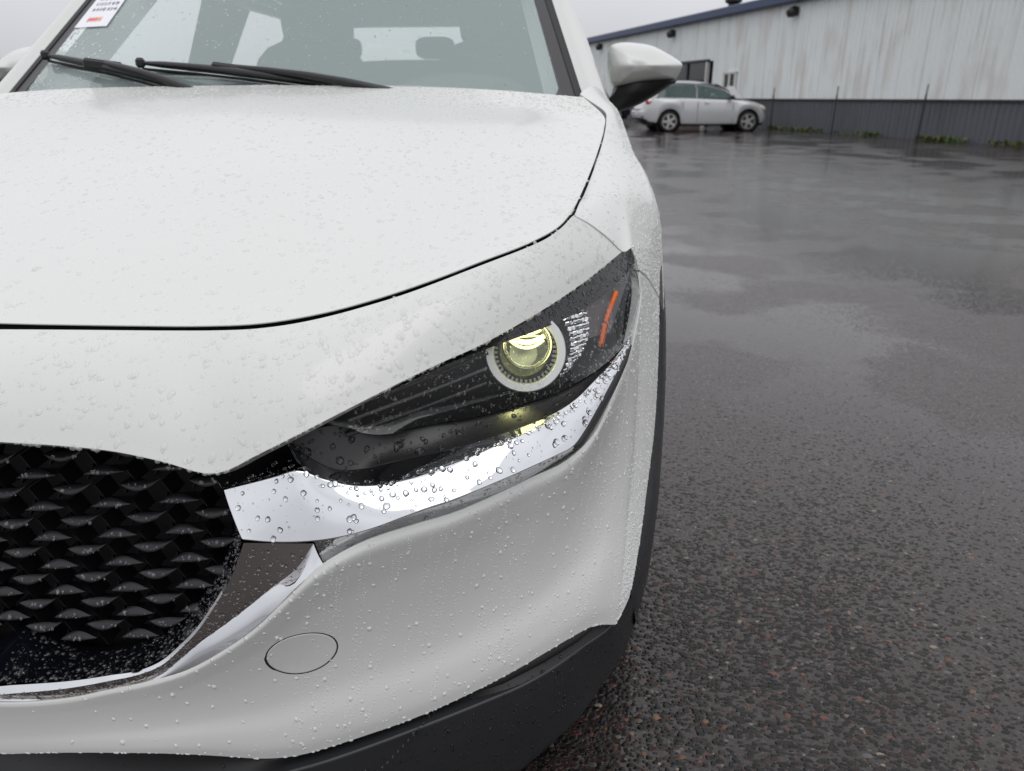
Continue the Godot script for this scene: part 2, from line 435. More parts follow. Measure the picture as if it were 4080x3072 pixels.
const G_CHROME_WING := [
	[3096,6231,-750,3384,6338,-838,3668,6458,-923,3955,6570,-998,4217,6407,-972,4505,6273,-942,4810,6224,-1010,5118,6271,-1077,5423,6330,-1146,5729,6377,-1226,6032,6425,-1313,6326,6486,-1423,6611,6534,-1559,6887,6578,-1712,7143,6624,-1898,7378,6680,-2107,7584,6755,-2339,7760,6854,-2586,7918,6933,-2852,8064,7006,-3126,8205,7097,-3398,8343,7191,-3670],
	[3320,6244,-445,3615,6348,-484,3909,6460,-526,4206,6564,-577,4473,6411,-597,4758,6282,-631,5049,6232,-732,5344,6272,-833,5633,6326,-942,5920,6372,-1060,6198,6424,-1189,6469,6486,-1333,6735,6534,-1492,6988,6578,-1671,7220,6622,-1878,7431,6677,-2104,7619,6754,-2343,7790,6854,-2586,7941,6932,-2851,8081,7006,-3122,8214,7096,-3393,8345,7190,-3664],
	[3399,6267,-336,3696,6366,-359,3995,6464,-386,4294,6554,-428,4564,6418,-464,4848,6299,-521,5134,6247,-633,5424,6273,-747,5708,6317,-870,5987,6364,-1002,6257,6421,-1145,6519,6485,-1301,6779,6534,-1468,7024,6578,-1656,7247,6618,-1872,7449,6674,-2103,7631,6752,-2344,7801,6853,-2586,7950,6931,-2850,8087,7006,-3121,8217,7096,-3391,8346,7189,-3661],
	[3441,6297,-280,3739,6388,-294,4039,6470,-313,4340,6541,-350,4611,6427,-395,4895,6320,-464,5178,6266,-581,5465,6274,-702,5747,6306,-833,6022,6353,-971,6288,6418,-1122,6546,6484,-1284,6801,6535,-1456,7043,6578,-1648,7261,6614,-1868,7459,6669,-2103,7638,6749,-2345,7806,6853,-2586,7954,6930,-2850,8090,7005,-3121,8219,7095,-3390,8346,7187,-3660],
	[3477,6246,-233,3776,6322,-248,4078,6394,-268,4380,6458,-307,4654,6361,-357,4939,6274,-430,5221,6236,-547,5507,6250,-669,5788,6283,-801,6062,6330,-942,6327,6393,-1095,6584,6456,-1260,6837,6504,-1435,7076,6544,-1631,7293,6578,-1852,7484,6639,-2090,7658,6728,-2331,7822,6838,-2572,7965,6922,-2835,8098,7002,-3105,8224,7092,-3376,8346,7184,-3648],
	[3561,6122,-133,3864,6165,-149,4169,6212,-172,4472,6260,-217,4754,6204,-278,5041,6163,-359,5322,6160,-477,5605,6189,-602,5884,6224,-738,6155,6273,-883,6418,6331,-1041,6672,6386,-1213,6920,6428,-1397,7154,6461,-1599,7368,6491,-1825,7544,6563,-2068,7705,6673,-2308,7857,6797,-2548,7992,6897,-2809,8118,6990,-3078,8235,7083,-3352,8347,7172,-3629],
	[3667,5959,-25,3974,5959,-44,4282,5976,-71,4588,6003,-121,4879,5999,-196,5168,6015,-288,5448,6057,-406,5727,6104,-535,6004,6142,-675,6272,6192,-827,6532,6245,-992,6782,6290,-1172,7024,6325,-1366,7252,6349,-1577,7461,6372,-1808,7618,6459,-2059,7763,6596,-2296,7901,6738,-2536,8026,6856,-2795,8143,6965,-3063,8249,7062,-3340,8347,7148,-3622],
	[3742,5836,40,4052,5806,19,4363,5802,-10,4670,5814,-64,4969,5846,-149,5259,5904,-249,5538,5978,-368,5815,6038,-500,6090,6077,-643,6355,6128,-800,6613,6177,-968,6861,6215,-1155,7098,6245,-1357,7321,6263,-1574,7527,6282,-1808,7671,6379,-2065,7805,6535,-2299,7932,6689,-2540,8050,6822,-2797,8161,6942,-3063,8258,7041,-3343,8348,7125,-3630]]
const G_CHROME_LOWER := [
	[4551,5777,-60,4867,5804,-141,5172,5852,-246,5466,5921,-373,5752,5986,-518,6036,6019,-677,6309,6062,-851,6576,6106,-1037,6832,6140,-1238,7078,6169,-1451,7310,6195,-1680,7532,6217,-1920],
	[4569,5583,-120,4867,5671,-215,5163,5746,-337,5457,5814,-472,5747,5859,-622,6030,5873,-789,6306,5925,-959,6576,5983,-1137,6834,6028,-1333,7082,6069,-1540,7320,6115,-1757,7548,6164,-1980],
	[4588,5388,-180,4867,5537,-276,5154,5641,-404,5449,5707,-538,5742,5732,-689,6023,5728,-861,6303,5787,-1028,6576,5859,-1200,6836,5915,-1396,7087,5969,-1606,7329,6036,-1820,7565,6111,-2040]]
const G_GASKET := [
	[7488,6208,-1960,7592,6251,-2077,7666,6316,-2211,7740,6403,-2333,7813,6496,-2450,7884,6588,-2570,7951,6670,-2698,8016,6745,-2832,8078,6815,-2970,8138,6883,-3109,8196,6950,-3251,8249,7014,-3396,8299,7074,-3543,8348,7134,-3690],
	[7515,6161,-1945,7627,6191,-2060,7703,6256,-2194,7777,6337,-2321,7851,6423,-2443,7925,6509,-2567,7995,6591,-2695,8061,6669,-2827,8123,6745,-2963,8181,6820,-3101,8237,6893,-3241,8288,6965,-3383,8333,7034,-3529,8376,7103,-3675],
	[7541,6114,-2010,7663,6131,-2123,7741,6196,-2257,7813,6271,-2389,7889,6350,-2517,7965,6431,-2644,8038,6513,-2772,8106,6594,-2903,8168,6675,-3037,8225,6756,-3173,8278,6836,-3312,8328,6916,-3451,8367,6994,-3595,8404,7072,-3740]]
const G_FANG_TOP := [
	[3652,5673,-130,3509,5347,-108,3338,5036,-75,3143,4740,-39,2933,4454,-7,2689,4197,30,2420,3966,63,2100,3817,85,1753,3735,96,1407,3650,102,1058,3578,105,706,3522,107,353,3471,109,0,3420,110],
	[3663,5678,-115,3523,5348,-93,3352,5034,-62,3157,4734,-29,2947,4446,4,2702,4186,41,2432,3952,80,2108,3807,110,1761,3716,122,1414,3625,129,1064,3547,133,710,3486,136,355,3432,138,0,3378,140],
	[3673,5683,-100,3536,5349,-77,3366,5032,-49,3171,4729,-18,2960,4437,16,2715,4174,53,2445,3939,98,2117,3796,134,1770,3698,148,1421,3600,155,1069,3517,161,714,3451,165,357,3393,167,0,3335,170]]
const G_FANG := [
	[3673,5683,-100,3536,5349,-77,3366,5032,-49,3171,4729,-18,2960,4437,16,2715,4174,53,2445,3939,98,2117,3796,134,1770,3698,148,1421,3600,155,1069,3517,161,714,3451,165,357,3393,167,0,3335,170],
	[3934,5664,-146,3769,5333,-111,3552,5036,-73,3320,4746,-40,3075,4465,-4,2804,4208,34,2522,3962,78,2198,3783,114,1844,3659,130,1484,3551,138,1118,3460,143,747,3394,147,374,3347,150,0,3302,153],
	[4204,5643,-194,4009,5315,-146,3743,5041,-98,3473,4763,-61,3193,4495,-25,2896,4243,15,2602,3986,57,2282,3770,93,1922,3619,111,1548,3500,120,1168,3402,124,781,3336,128,391,3300,132,0,3268,135],
	[4465,5624,-240,4243,5299,-181,3929,5045,-121,3621,4780,-83,3307,4523,-44,2985,4277,-4,2679,4010,36,2363,3757,72,1996,3581,93,1610,3451,102,1216,3345,106,814,3280,110,407,3255,114,0,3235,118]]
const G_FANG_RIM := [
	[4465,5624,-260,4243,5299,-201,3929,5045,-141,3621,4780,-103,3307,4523,-64,2985,4277,-24,2679,4010,16,2363,3757,52,1996,3581,73,1610,3451,82,1216,3345,86,814,3280,90,407,3255,94,0,3235,98],
	[4465,5624,-240,4243,5299,-181,3929,5045,-121,3621,4780,-83,3307,4523,-44,2985,4277,-4,2679,4010,36,2363,3757,72,1996,3581,93,1610,3451,102,1216,3345,106,814,3280,110,407,3255,114,0,3235,118],
	[4543,5538,-145,4280,5247,-67,3984,4971,-21,3686,4694,10,3371,4434,38,3044,4191,64,2717,3950,87,2376,3731,106,2000,3574,117,1608,3459,121,1216,3343,124,816,3259,128,409,3233,132,0,3223,136],
	[4621,5452,-80,4318,5196,18,4040,4897,50,3750,4608,73,3435,4346,91,3103,4106,103,2754,3890,108,2389,3704,111,2003,3567,110,1605,3468,110,1216,3340,112,819,3239,115,410,3212,120,0,3210,125]]
const G_GRILLE_FRAME := [
	[3128,5830,-850,3169,5469,-850,3051,5123,-850,2894,4792,-850,2688,4490,-850,2459,4204,-850,2208,3937,-850,1936,3692,-850,1616,3517,-850,1274,3386,-850,918,3303,-850,560,3351,-850,272,3575,-850,0,3820,-850],
	[3263,5990,-670,3347,5631,-617,3270,5269,-595,3102,4925,-588,2893,4605,-574,2661,4300,-562,2405,4016,-553,2110,3773,-547,1774,3591,-540,1412,3467,-537,1037,3389,-536,661,3396,-535,325,3511,-535,0,3636,-534],
	[3466,6280,-300,3615,5924,-167,3599,5537,-114,3415,5173,-95,3200,4827,-61,2965,4494,-30,2700,4184,-8,2370,3945,9,2011,3752,25,1619,3639,32,1216,3568,36,811,3513,37,405,3464,38,0,3410,40]]
const G_LENS_BORDER := [
	[4568,6986,-800,4901,7133,-945,5229,7271,-1106,5540,7382,-1315,5837,7477,-1550,6124,7562,-1802,6400,7637,-2069,6670,7715,-2340,6931,7798,-2619,7171,7883,-2916,7400,7970,-3221,7614,8055,-3537,7809,8141,-3864,7993,8227,-4198,8179,8304,-4534,8375,8328,-4870],
	[4568,6981,-803,4904,7128,-944,5235,7266,-1104,5548,7376,-1313,5849,7470,-1548,6143,7550,-1795,6425,7615,-2061,6699,7679,-2333,6967,7747,-2612,7220,7820,-2902,7460,7900,-3203,7684,7981,-3515,7885,8066,-3841,8067,8149,-4179,8236,8222,-4525,8410,8259,-4872],
	[4567,6975,-807,4906,7122,-943,5240,7260,-1099,5555,7369,-1308,5858,7461,-1542,6159,7538,-1784,6446,7593,-2047,6724,7642,-2321,6998,7694,-2598,7264,7755,-2881,7513,7828,-3176,7747,7904,-3484,7954,7988,-3807,8132,8068,-4149,8284,8138,-4505,8435,8188,-4862],
	[4567,6969,-810,4907,7116,-942,5243,7254,-1093,5559,7362,-1301,5864,7453,-1533,6171,7525,-1769,6462,7570,-2029,6744,7605,-2303,7023,7640,-2578,7300,7690,-2853,7560,7755,-3142,7802,7827,-3443,8014,7910,-3764,8187,7987,-4109,8322,8052,-4473,8450,8116,-4840]]
const G_LENS := [
	[4567,6969,-810,4867,7099,-926,5165,7224,-1052,5450,7327,-1223,5721,7412,-1423,5990,7487,-1629,6259,7540,-1842,6512,7576,-2077,6760,7607,-2319,7006,7638,-2562,7254,7679,-2802,7484,7735,-3056,7706,7797,-3316,7906,7865,-3592,8081,7939,-3883,8221,8003,-4194,8337,8060,-4516,8450,8116,-4840],
	[4566,6961,-816,4863,7053,-926,5161,7144,-1043,5445,7224,-1206,5716,7295,-1401,5987,7354,-1601,6258,7394,-1808,6515,7421,-2035,6767,7443,-2272,7017,7467,-2510,7269,7501,-2748,7507,7549,-2997,7735,7605,-3256,7943,7668,-3530,8127,7737,-3822,8279,7796,-4135,8405,7850,-4463,8528,7903,-4794],
	[4566,6952,-821,4856,7007,-926,5150,7065,-1034,5432,7123,-1189,5700,7180,-1377,5970,7224,-1568,6239,7251,-1766,6497,7269,-1983,6750,7284,-2210,7001,7302,-2440,7255,7329,-2670,7497,7371,-2908,7728,7423,-3160,7941,7482,-3428,8133,7546,-3713,8293,7603,-4021,8426,7656,-4347,8556,7707,-4677],
	[4565,6944,-827,4847,6962,-927,5135,6988,-1027,5412,7025,-1174,5675,7070,-1355,5941,7101,-1537,6207,7117,-1726,6463,7127,-1931,6715,7138,-2145,6965,7152,-2365,7218,7175,-2583,7463,7212,-2808,7695,7261,-3048,7911,7319,-3304,8107,7382,-3577,8273,7439,-3874,8411,7493,-4191,8546,7545,-4512],
	[4565,6936,-833,4837,6918,-932,5119,6912,-1026,5390,6929,-1168,5647,6962,-1344,5908,6981,-1519,6170,6986,-1698,6424,6990,-1891,6674,6997,-2094,6922,7008,-2301,7173,7027,-2507,7420,7062,-2716,7652,7110,-2942,7870,7168,-3182,8070,7231,-3439,8241,7289,-3722,8383,7345,-4025,8522,7401,-4333],
	[4565,6928,-839,4825,6875,-940,5100,6838,-1032,5365,6836,-1171,5614,6858,-1344,5869,6866,-1512,6126,6862,-1682,6377,6861,-1864,6623,6865,-2054,6869,6875,-2249,7117,6893,-2441,7364,6926,-2631,7595,6975,-2841,7814,7035,-3063,8016,7099,-3301,8191,7161,-3564,8337,7223,-3849,8479,7284,-4138],
	[4564,6919,-844,4812,6833,-952,5077,6768,-1044,5334,6749,-1182,5574,6763,-1355,5822,6761,-1518,6072,6752,-1680,6318,6748,-1850,6560,6753,-2028,6800,6763,-2209,7044,6783,-2385,7290,6817,-2556,7519,6870,-2747,7737,6935,-2948,7940,7005,-3163,8117,7074,-3403,8264,7144,-3664,8407,7213,-3930],
	[4564,6911,-850,4799,6792,-968,5054,6698,-1065,5302,6662,-1205,5533,6668,-1379,5773,6658,-1539,6016,6643,-1695,6256,6637,-1855,6493,6642,-2020,6728,6655,-2187,6967,6676,-2348,7211,6713,-2498,7438,6772,-2668,7654,6842,-2845,7858,6918,-3035,8037,6996,-3248,8185,7075,-3483,8329,7155,-3720]]
const G_BLACK_TRIM := [
	[3963,6564,-1020,4243,6694,-1109,4527,6735,-1209,4816,6615,-1281,5118,6549,-1364,5421,6595,-1458,5710,6616,-1593,5986,6603,-1758,6257,6600,-1929,6525,6611,-2106,6791,6631,-2285,7062,6661,-2454,7326,6712,-2630,7569,6784,-2827,7800,6866,-3034,8008,6951,-3263,8179,7043,-3519,8342,7136,-3780],
	[3964,6561,-1020,4246,6606,-1078,4537,6594,-1150,4834,6491,-1224,5142,6452,-1302,5450,6495,-1392,5748,6519,-1516,6034,6522,-1664,6313,6533,-1826,6589,6553,-1997,6858,6581,-2177,7125,6620,-2357,7379,6681,-2549,7610,6765,-2761,7826,6855,-2986,8021,6946,-3230,8185,7044,-3496,8342,7145,-3765],
	[3965,6557,-1020,4250,6524,-1046,4546,6466,-1091,4853,6385,-1167,5166,6377,-1240,5479,6420,-1327,5785,6450,-1438,6082,6470,-1570,6370,6496,-1723,6652,6525,-1888,6925,6561,-2068,7188,6606,-2260,7433,6674,-2468,7651,6768,-2695,7851,6861,-2938,8033,6952,-3197,8191,7051,-3472,8342,7154,-3750],
	[3967,6554,-1020,4253,6448,-1015,4555,6350,-1032,4871,6296,-1110,5190,6324,-1178,5508,6370,-1262,5823,6409,-1361,6129,6447,-1477,6426,6489,-1620,6716,6527,-1779,6992,6569,-1960,7251,6620,-2163,7487,6692,-2387,7692,6791,-2630,7877,6885,-2890,8045,6971,-3164,8197,7066,-3449,8343,7163,-3735],
	[3968,6551,-1020,4257,6380,-983,4564,6246,-973,4889,6225,-1053,5214,6292,-1117,5538,6345,-1196,5860,6394,-1283,6177,6453,-1383,6482,6511,-1517,6779,6558,-1669,7059,6607,-1852,7314,6661,-2066,7540,6735,-2306,7733,6837,-2564,7902,6926,-2842,8058,7003,-3132,8202,7086,-3425,8343,7172,-3720]]
const G_GLOSS_STRIP := [
	[0,2430,60,598,2357,54,1199,2343,46,1799,2384,37,2400,2409,17,2999,2372,-29,3596,2318,-88,4180,2433,-152,4749,2575,-287,5307,2680,-488,5847,2785,-730,6369,2896,-1009,6875,3009,-1316,7359,3113,-1658,7823,3166,-2037,8275,2992,-2380],
	[0,2270,157,600,2186,131,1204,2148,104,1809,2170,74,2414,2202,35,3012,2225,-19,3597,2270,-80,4179,2413,-151,4751,2553,-293,5312,2664,-492,5858,2766,-727,6384,2852,-1006,6890,2928,-1314,7371,3010,-1655,7831,3079,-2024,8277,2984,-2373],
	[0,2110,253,603,2014,229,1209,1952,203,1819,1956,167,2427,1995,122,3024,2078,70,3599,2221,13,4178,2393,-62,4753,2530,-211,5317,2648,-411,5869,2746,-645,6398,2808,-933,6905,2847,-1255,7383,2907,-1612,7839,2991,-1988,8280,2977,-2367],
	[0,1950,350,606,1843,349,1215,1756,344,1829,1743,318,2441,1788,279,3036,1931,237,3600,2173,192,4176,2373,115,4755,2508,-41,5322,2631,-245,5880,2727,-484,6412,2764,-791,6920,2766,-1139,7395,2803,-1527,7847,2904,-1931,8283,2970,-2360]]
const G_LOWER_BUMPER := [
	[0,1950,340,561,1851,344,1124,1765,344,1693,1741,326,2261,1767,292,2821,1861,252,3352,2063,214,3875,2282,160,4415,2430,62,4946,2551,-106,5470,2660,-303,5982,2737,-538,6472,2766,-828,6939,2766,-1153,7379,2801,-1514,7800,2891,-1887,8213,2974,-2266,8506,3251,-2660],
	[0,1760,312,553,1598,333,1104,1441,349,1663,1339,347,2232,1294,326,2810,1371,291,3346,1605,248,3878,1849,185,4435,2003,70,4982,2130,-112,5522,2250,-322,6050,2337,-575,6556,2381,-884,7031,2428,-1229,7481,2493,-1615,7897,2624,-2020,8304,2755,-2431,8589,3063,-2856],
	[0,1570,284,543,1343,312,1080,1116,336,1627,934,343,2197,817,331,2790,875,296,3330,1140,246,3868,1408,172,4439,1565,38,5002,1697,-156,5556,1826,-379,6098,1923,-647,6618,1982,-969,7100,2073,-1328,7557,2167,-1733,7967,2338,-2161,8367,2517,-2595,8641,2853,-3041],
	[0,1380,256,532,1088,282,1054,789,306,1589,527,315,2158,337,305,2766,376,265,3309,673,205,3854,963,117,4438,1124,-36,5015,1260,-242,5583,1399,-475,6138,1503,-756,6672,1577,-1087,7159,1712,-1455,7624,1835,-1872,8026,2046,-2317,8417,2271,-2763,8681,2637,-3220],
	[0,1190,228,521,833,243,1028,461,257,1550,119,262,2119,-145,249,2741,-125,200,3287,203,126,3838,515,22,4435,679,-150,5026,819,-368,5608,966,-610,6175,1079,-900,6722,1166,-1237,7215,1345,-1608,7687,1496,-2030,8082,1746,-2483,8464,2018,-2933,8717,2412,-3391],
	[0,1000,200,509,577,194,1001,133,192,1510,-291,185,2078,-628,163,2714,-628,101,3263,-271,9,3819,64,-111,4430,230,-303,5034,374,-533,5629,529,-781,6208,650,-1077,6769,750,-1415,7267,972,-1784,7745,1151,-2205,8133,1439,-2658,8505,1756,-3103,8746,2179,-3550],
	[0,500,0,498,77,-24,978,-367,-44,1475,-791,-68,2031,-1128,-108,2655,-1128,-188,3193,-771,-296,3737,-436,-435,4336,-270,-644,4928,-126,-892,5511,29,-1157,6079,150,-1471,6628,250,-1827,7114,472,-2214,7580,651,-2652,7956,939,-3122,8317,1256,-3585,8546,1679,-4050],
	[0,200,-1000,498,-223,-1024,978,-667,-1044,1475,-1091,-1068,2031,-1428,-1108,2655,-1428,-1188,3193,-1071,-1296,3737,-736,-1435,4336,-570,-1644,4928,-426,-1892,5511,-271,-2157,6079,-150,-2471,6628,-50,-2827,7114,172,-3214,7580,351,-3652,7956,639,-4122,8317,956,-4585,8546,1379,-5050]]
const G_CLADDING := [
	[9172,7909,-8400,9159,7621,-7710,9110,7412,-6994,9073,7067,-6342,9068,6429,-5954,9041,5814,-5529,8989,5254,-5038,8902,4764,-4481,8782,4287,-3916,8678,3776,-3381,8533,3276,-2845,8636,2638,-3100],
	[9212,7870,-8490,9222,7518,-7845,9192,7306,-7136,9176,6920,-6518,9177,6307,-6104,9153,5713,-5661,9107,5163,-5168,9031,4668,-4621,8935,4188,-4065,8839,3632,-3592,8719,3044,-3188,8688,2390,-3190],
	[9212,7831,-8700,9245,7416,-8099,9233,7200,-7398,9239,6773,-6813,9246,6185,-6373,9226,5612,-5913,9184,5071,-5417,9119,4572,-4882,9047,4088,-4333,8959,3489,-3922,8865,2813,-3650,8699,2142,-3400],
	[9252,7781,-9000,9285,7366,-8399,9273,7150,-7698,9279,6723,-7113,9286,6135,-6673,9266,5562,-6213,9224,5021,-5717,9159,4522,-5182,9087,4038,-4633,8999,3439,-4222,8905,2763,-3950,8739,2092,-3700],
	[9112,7731,-9300,9145,7316,-8699,9133,7100,-7998,9139,6673,-7413,9146,6085,-6973,9126,5512,-6513,9084,4971,-6017,9019,4472,-5482,8947,3988,-4933,8859,3389,-4522,8765,2713,-4250,8599,2042,-4000]]

# ------------------------------------------------------------------ materials
func mat(called: String, c: Color, rough := 0.5, metal := 0.0) -> StandardMaterial3D:     # c: linear base colour
	var m := StandardMaterial3D.new()
	m.resource_name = called
	m.albedo_color = c.linear_to_srgb()
	m.roughness = rough
	m.metallic = metal
	M[called] = m
	return m

func lin(v: float) -> Color:
	return Color(v, v, v)

func make_materials() -> void:
	var w := mat("white_paint", Color(0.640, 0.645, 0.620), 0.36)
	w.clearcoat_enabled = true
	w.clearcoat = 0.6
	w.clearcoat_roughness = 0.09
	mat("under_black", lin(0.012), 0.8)
	var pb := mat("piano_black", Color(0.006, 0.006, 0.007), 0.06)
	pb.clearcoat_enabled = true
	pb.clearcoat = 0.4
	mat("trim_black", Color(0.024, 0.025, 0.027), 0.42)
	mat("grille_black", Color(0.008, 0.008, 0.0095), 0.34)
	mat("frame_black", Color(0.004, 0.0045, 0.007), 0.05)
	mat("strip_black", Color(0.014, 0.014, 0.015), 0.5)
	mat("chrome", Color(0.70, 0.71, 0.73), 0.035, 1.0)
	mat("dark_chrome", Color(0.50, 0.47, 0.46), 0.06, 1.0)
	mat("satin_silver", Color(0.62, 0.63, 0.62), 0.28, 0.55)
	mat("collar_grey", Color(0.22, 0.22, 0.2), 0.3, 0.6)
	mat("reflector", Color(0.8, 0.81, 0.82), 0.12, 1.0)
	mat("ledge_black", Color(0.024, 0.024, 0.024), 0.30)
	mat("lamp_dark", Color(0.010, 0.010, 0.011), 0.28)
	mat("lamp_grey", Color(0.10, 0.10, 0.11), 0.4)
	var am := mat("amber", Color(0.85, 0.16, 0.02), 0.25)
	am.backlight_enabled = true
	am.backlight = Color(0.5, 0.2, 0.05)
	var g := StandardMaterial3D.new()
	g.resource_name = "lens_clear"
	g.transparency = BaseMaterial3D.TRANSPARENCY_ALPHA
	g.albedo_color = Color(0.9, 0.93, 0.92, 0.015)
	g.roughness = 0.02
	M.lens_clear = g
	var ws := StandardMaterial3D.new()
	ws.resource_name = "windshield_glass"
	ws.transparency = BaseMaterial3D.TRANSPARENCY_ALPHA
	ws.albedo_color = Color(0.88, 0.96, 0.945, 0.30)  # sky reflection put into the colour as pale haze, together with rain film
	ws.roughness = 0.03
	M.windshield = ws
	var sg := ws.duplicate()
	sg.resource_name = "side_glass"
	sg.albedo_color = Color(0.55, 1.0, 0.86, 0.20)
	M.side_glass = sg
	var cg := ws.duplicate()
	cg.resource_name = "parked_car_glass"
	cg.albedo_color = Color(0.30, 0.42, 0.40, 0.5)
	M.car_glass = cg
	var og := mat("screen_dark", Color(0.03, 0.035, 0.035), 0.3)
	og.metallic_specular = 0.25
	var dg := ws.duplicate()
	dg.resource_name = "dark_glass"
	dg.albedo_color = Color(0.02, 0.025, 0.025, 0.82)
	M.dark_glass = dg
	var hg := ws.duplicate()
	hg.resource_name = "hall_glass"
	hg.albedo_color = Color(0.05, 0.055, 0.06, 0.55)
	M.hall_glass = hg
	mat("frit", Color(0.035, 0.033, 0.037), 0.35)
	mat("rubber", lin(0.012), 0.55)
	mat("wiper_black", Color(0.010, 0.010, 0.011), 0.35)
	mat("seat_cloth", Color(0.030, 0.031, 0.033), 0.9)
	mat("cabin_dark", Color(0.035, 0.036, 0.038), 0.8)
	mat("cabin_trim", Color(0.40, 0.42, 0.41), 0.8)
	mat("tyre", lin(0.014), 0.7)
	mat("alloy", Color(0.55, 0.54, 0.53), 0.3, 0.8)
	mat("alloy_dark", lin(0.03), 0.5)
	var sp := mat("silver_paint", Color(0.50, 0.505, 0.515), 0.30, 0.25)
	sp.clearcoat_enabled = true
	sp.clearcoat = 0.5
	var np := mat("navy_paint", Color(0.010, 0.011, 0.016), 0.3)
	np.clearcoat_enabled = true
	np.clearcoat = 0.5
	mat("tail_red", Color(0.55, 0.03, 0.03), 0.15)
	mat("tail_white", Color(0.75, 0.74, 0.72), 0.15)
	mat("lamp_cream", Color(0.62, 0.58, 0.46), 0.15)
	mat("plate_white", Color(0.66, 0.68, 0.70), 0.4)
	mat("roof_blue", Color(0.030, 0.055, 0.125), 0.4)
	mat("vent_dark", Color(0.02, 0.02, 0.02), 0.6)
	mat("lamp_housing", Color(0.012, 0.012, 0.012), 0.5)
	mat("window_white", Color(0.62, 0.62, 0.60), 0.5)
	mat("frame_dark", Color(0.02, 0.022, 0.022), 0.5)
	mat("post_green", Color(0.025, 0.038, 0.030), 0.6)
	mat("post_tip", Color(0.22, 0.24, 0.20), 0.6)
	mat("inside_brown", Color(0.055, 0.032, 0.026), 0.9)
	mat("weed", Color(0.075, 0.125, 0.025), 0.7)
	mat("weed_olive", Color(0.11, 0.12, 0.03), 0.7)
	mat("far_leaf", Color(0.045, 0.085, 0.030), 0.8)
	mat("bark", Color(0.05, 0.04, 0.03), 0.9)
	mat("hall_roof", Color(0.05, 0.08, 0.15), 0.5)
	mat("dark_plate", lin(0.016), 0.6)
	# rain water: clear and refracting first, then thin shells, some with brightness painted in
	var wa := StandardMaterial3D.new()
	wa.resource_name = "water"
	wa.refraction_enabled = true
	wa.refraction_scale = 0.033
	wa.albedo_color = Color(1, 1, 1, 0.0)
	wa.roughness = 0.0
	M.water = wa
	var wp := wa.duplicate()
	wp.resource_name = "water_low"
	wp.refraction_scale = 0.012
	M.water_low = wp
	var wt := StandardMaterial3D.new()
	wt.resource_name = "water_thin"
	wt.transparency = BaseMaterial3D.TRANSPARENCY_ALPHA
	wt.albedo_color = Color(0.95, 0.95, 0.94, 0.20)  # part-white colour stands in for light gathered by the drop
	wt.roughness = 0.02
	wt.metallic_specular = 0.36
	M.water_thin = wt
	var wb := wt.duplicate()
	wb.resource_name = "water_painted_bright"
	wb.albedo_color = Color(0.96, 0.965, 0.955, 0.55)  # whiter still: brightness of focused light painted into the bead
	M.water_brightened = wb
	var wd := wt.duplicate()
	wd.resource_name = "water_on_black"
	wd.albedo_color = Color(0.9, 0.9, 0.9, 0.03)
	wd.metallic_specular = 0.5
	M.water_black = wd
	# lamp light
	var e := StandardMaterial3D.new()
	e.resource_name = "lamp_glow"
	e.albedo_color = Color(1, 1, 0.9)
	e.emission_enabled = true
	e.emission = Color(1.0, 0.97, 0.62)
	e.emission_energy_multiplier = 1.7
	M.glow = e
	mat("lamp_bowl", Color(0.14, 0.155, 0.15), 0.3, 0.6)
	# corrugated sheets: white with rusty runs, and slate grey
	M.sheet_white = sheet_mat("sheet_white", Color(0.83, 0.87, 0.86), Color(0.56, 0.50, 0.45), 3, 0.55)
	M.sheet_slate = sheet_mat("sheet_slate", Color(0.105, 0.113, 0.128), Color(0.075, 0.075, 0.078), 8, 0.5)

func noise_tex(sd: int, freq: float, size: int, as_normal := false, bump := 4.0) -> ImageTexture:
	var n := FastNoiseLite.new()
	n.seed = sd
	n.frequency = freq
	n.fractal_octaves = 4
	var im := n.get_seamless_image(size, size)
	im.convert(Image.FORMAT_RGBA8)
	if as_normal: im.bump_map_to_normal_map(bump)
	return ImageTexture.create_from_image(im)

func sheet_mat(called: String, base: Color, stain: Color, sd: int, rough: float) -> StandardMaterial3D:
	# weather stains with a vertical grain, in metres over the wall
	var n := FastNoiseLite.new()
	n.seed = sd
	n.frequency = 0.02
	n.fractal_octaves = 5
	var n2 := FastNoiseLite.new()
	n2.seed = sd + 1
	n2.frequency = 0.006
	n2.fractal_octaves = 3
	var im := Image.create(1024, 512, false, Image.FORMAT_RGB8)
	for y in 512:
		for x in 1024:
			var ax := x / 1024.0 * TAU
			var run := n.get_noise_3d(cos(ax) * 420.0, sin(ax) * 420.0, y * 0.10)
			var patch := n2.get_noise_3d(cos(ax) * 420.0, sin(ax) * 420.0, y * 0.8)
			var s := clampf((run * 1.5 + patch * 1.3 + 0.05) * 1.2, 0.0, 1.0)
			im.set_pixel(x, y, base.lerp(stain, s * 0.42).linear_to_srgb())
	var m := mat(called, Color.WHITE, rough)
	m.albedo_texture = ImageTexture.create_from_image(im)
	m.uv1_scale = Vector3(1.0 / 14.0, 1.0 / 5.0, 1)
	return m

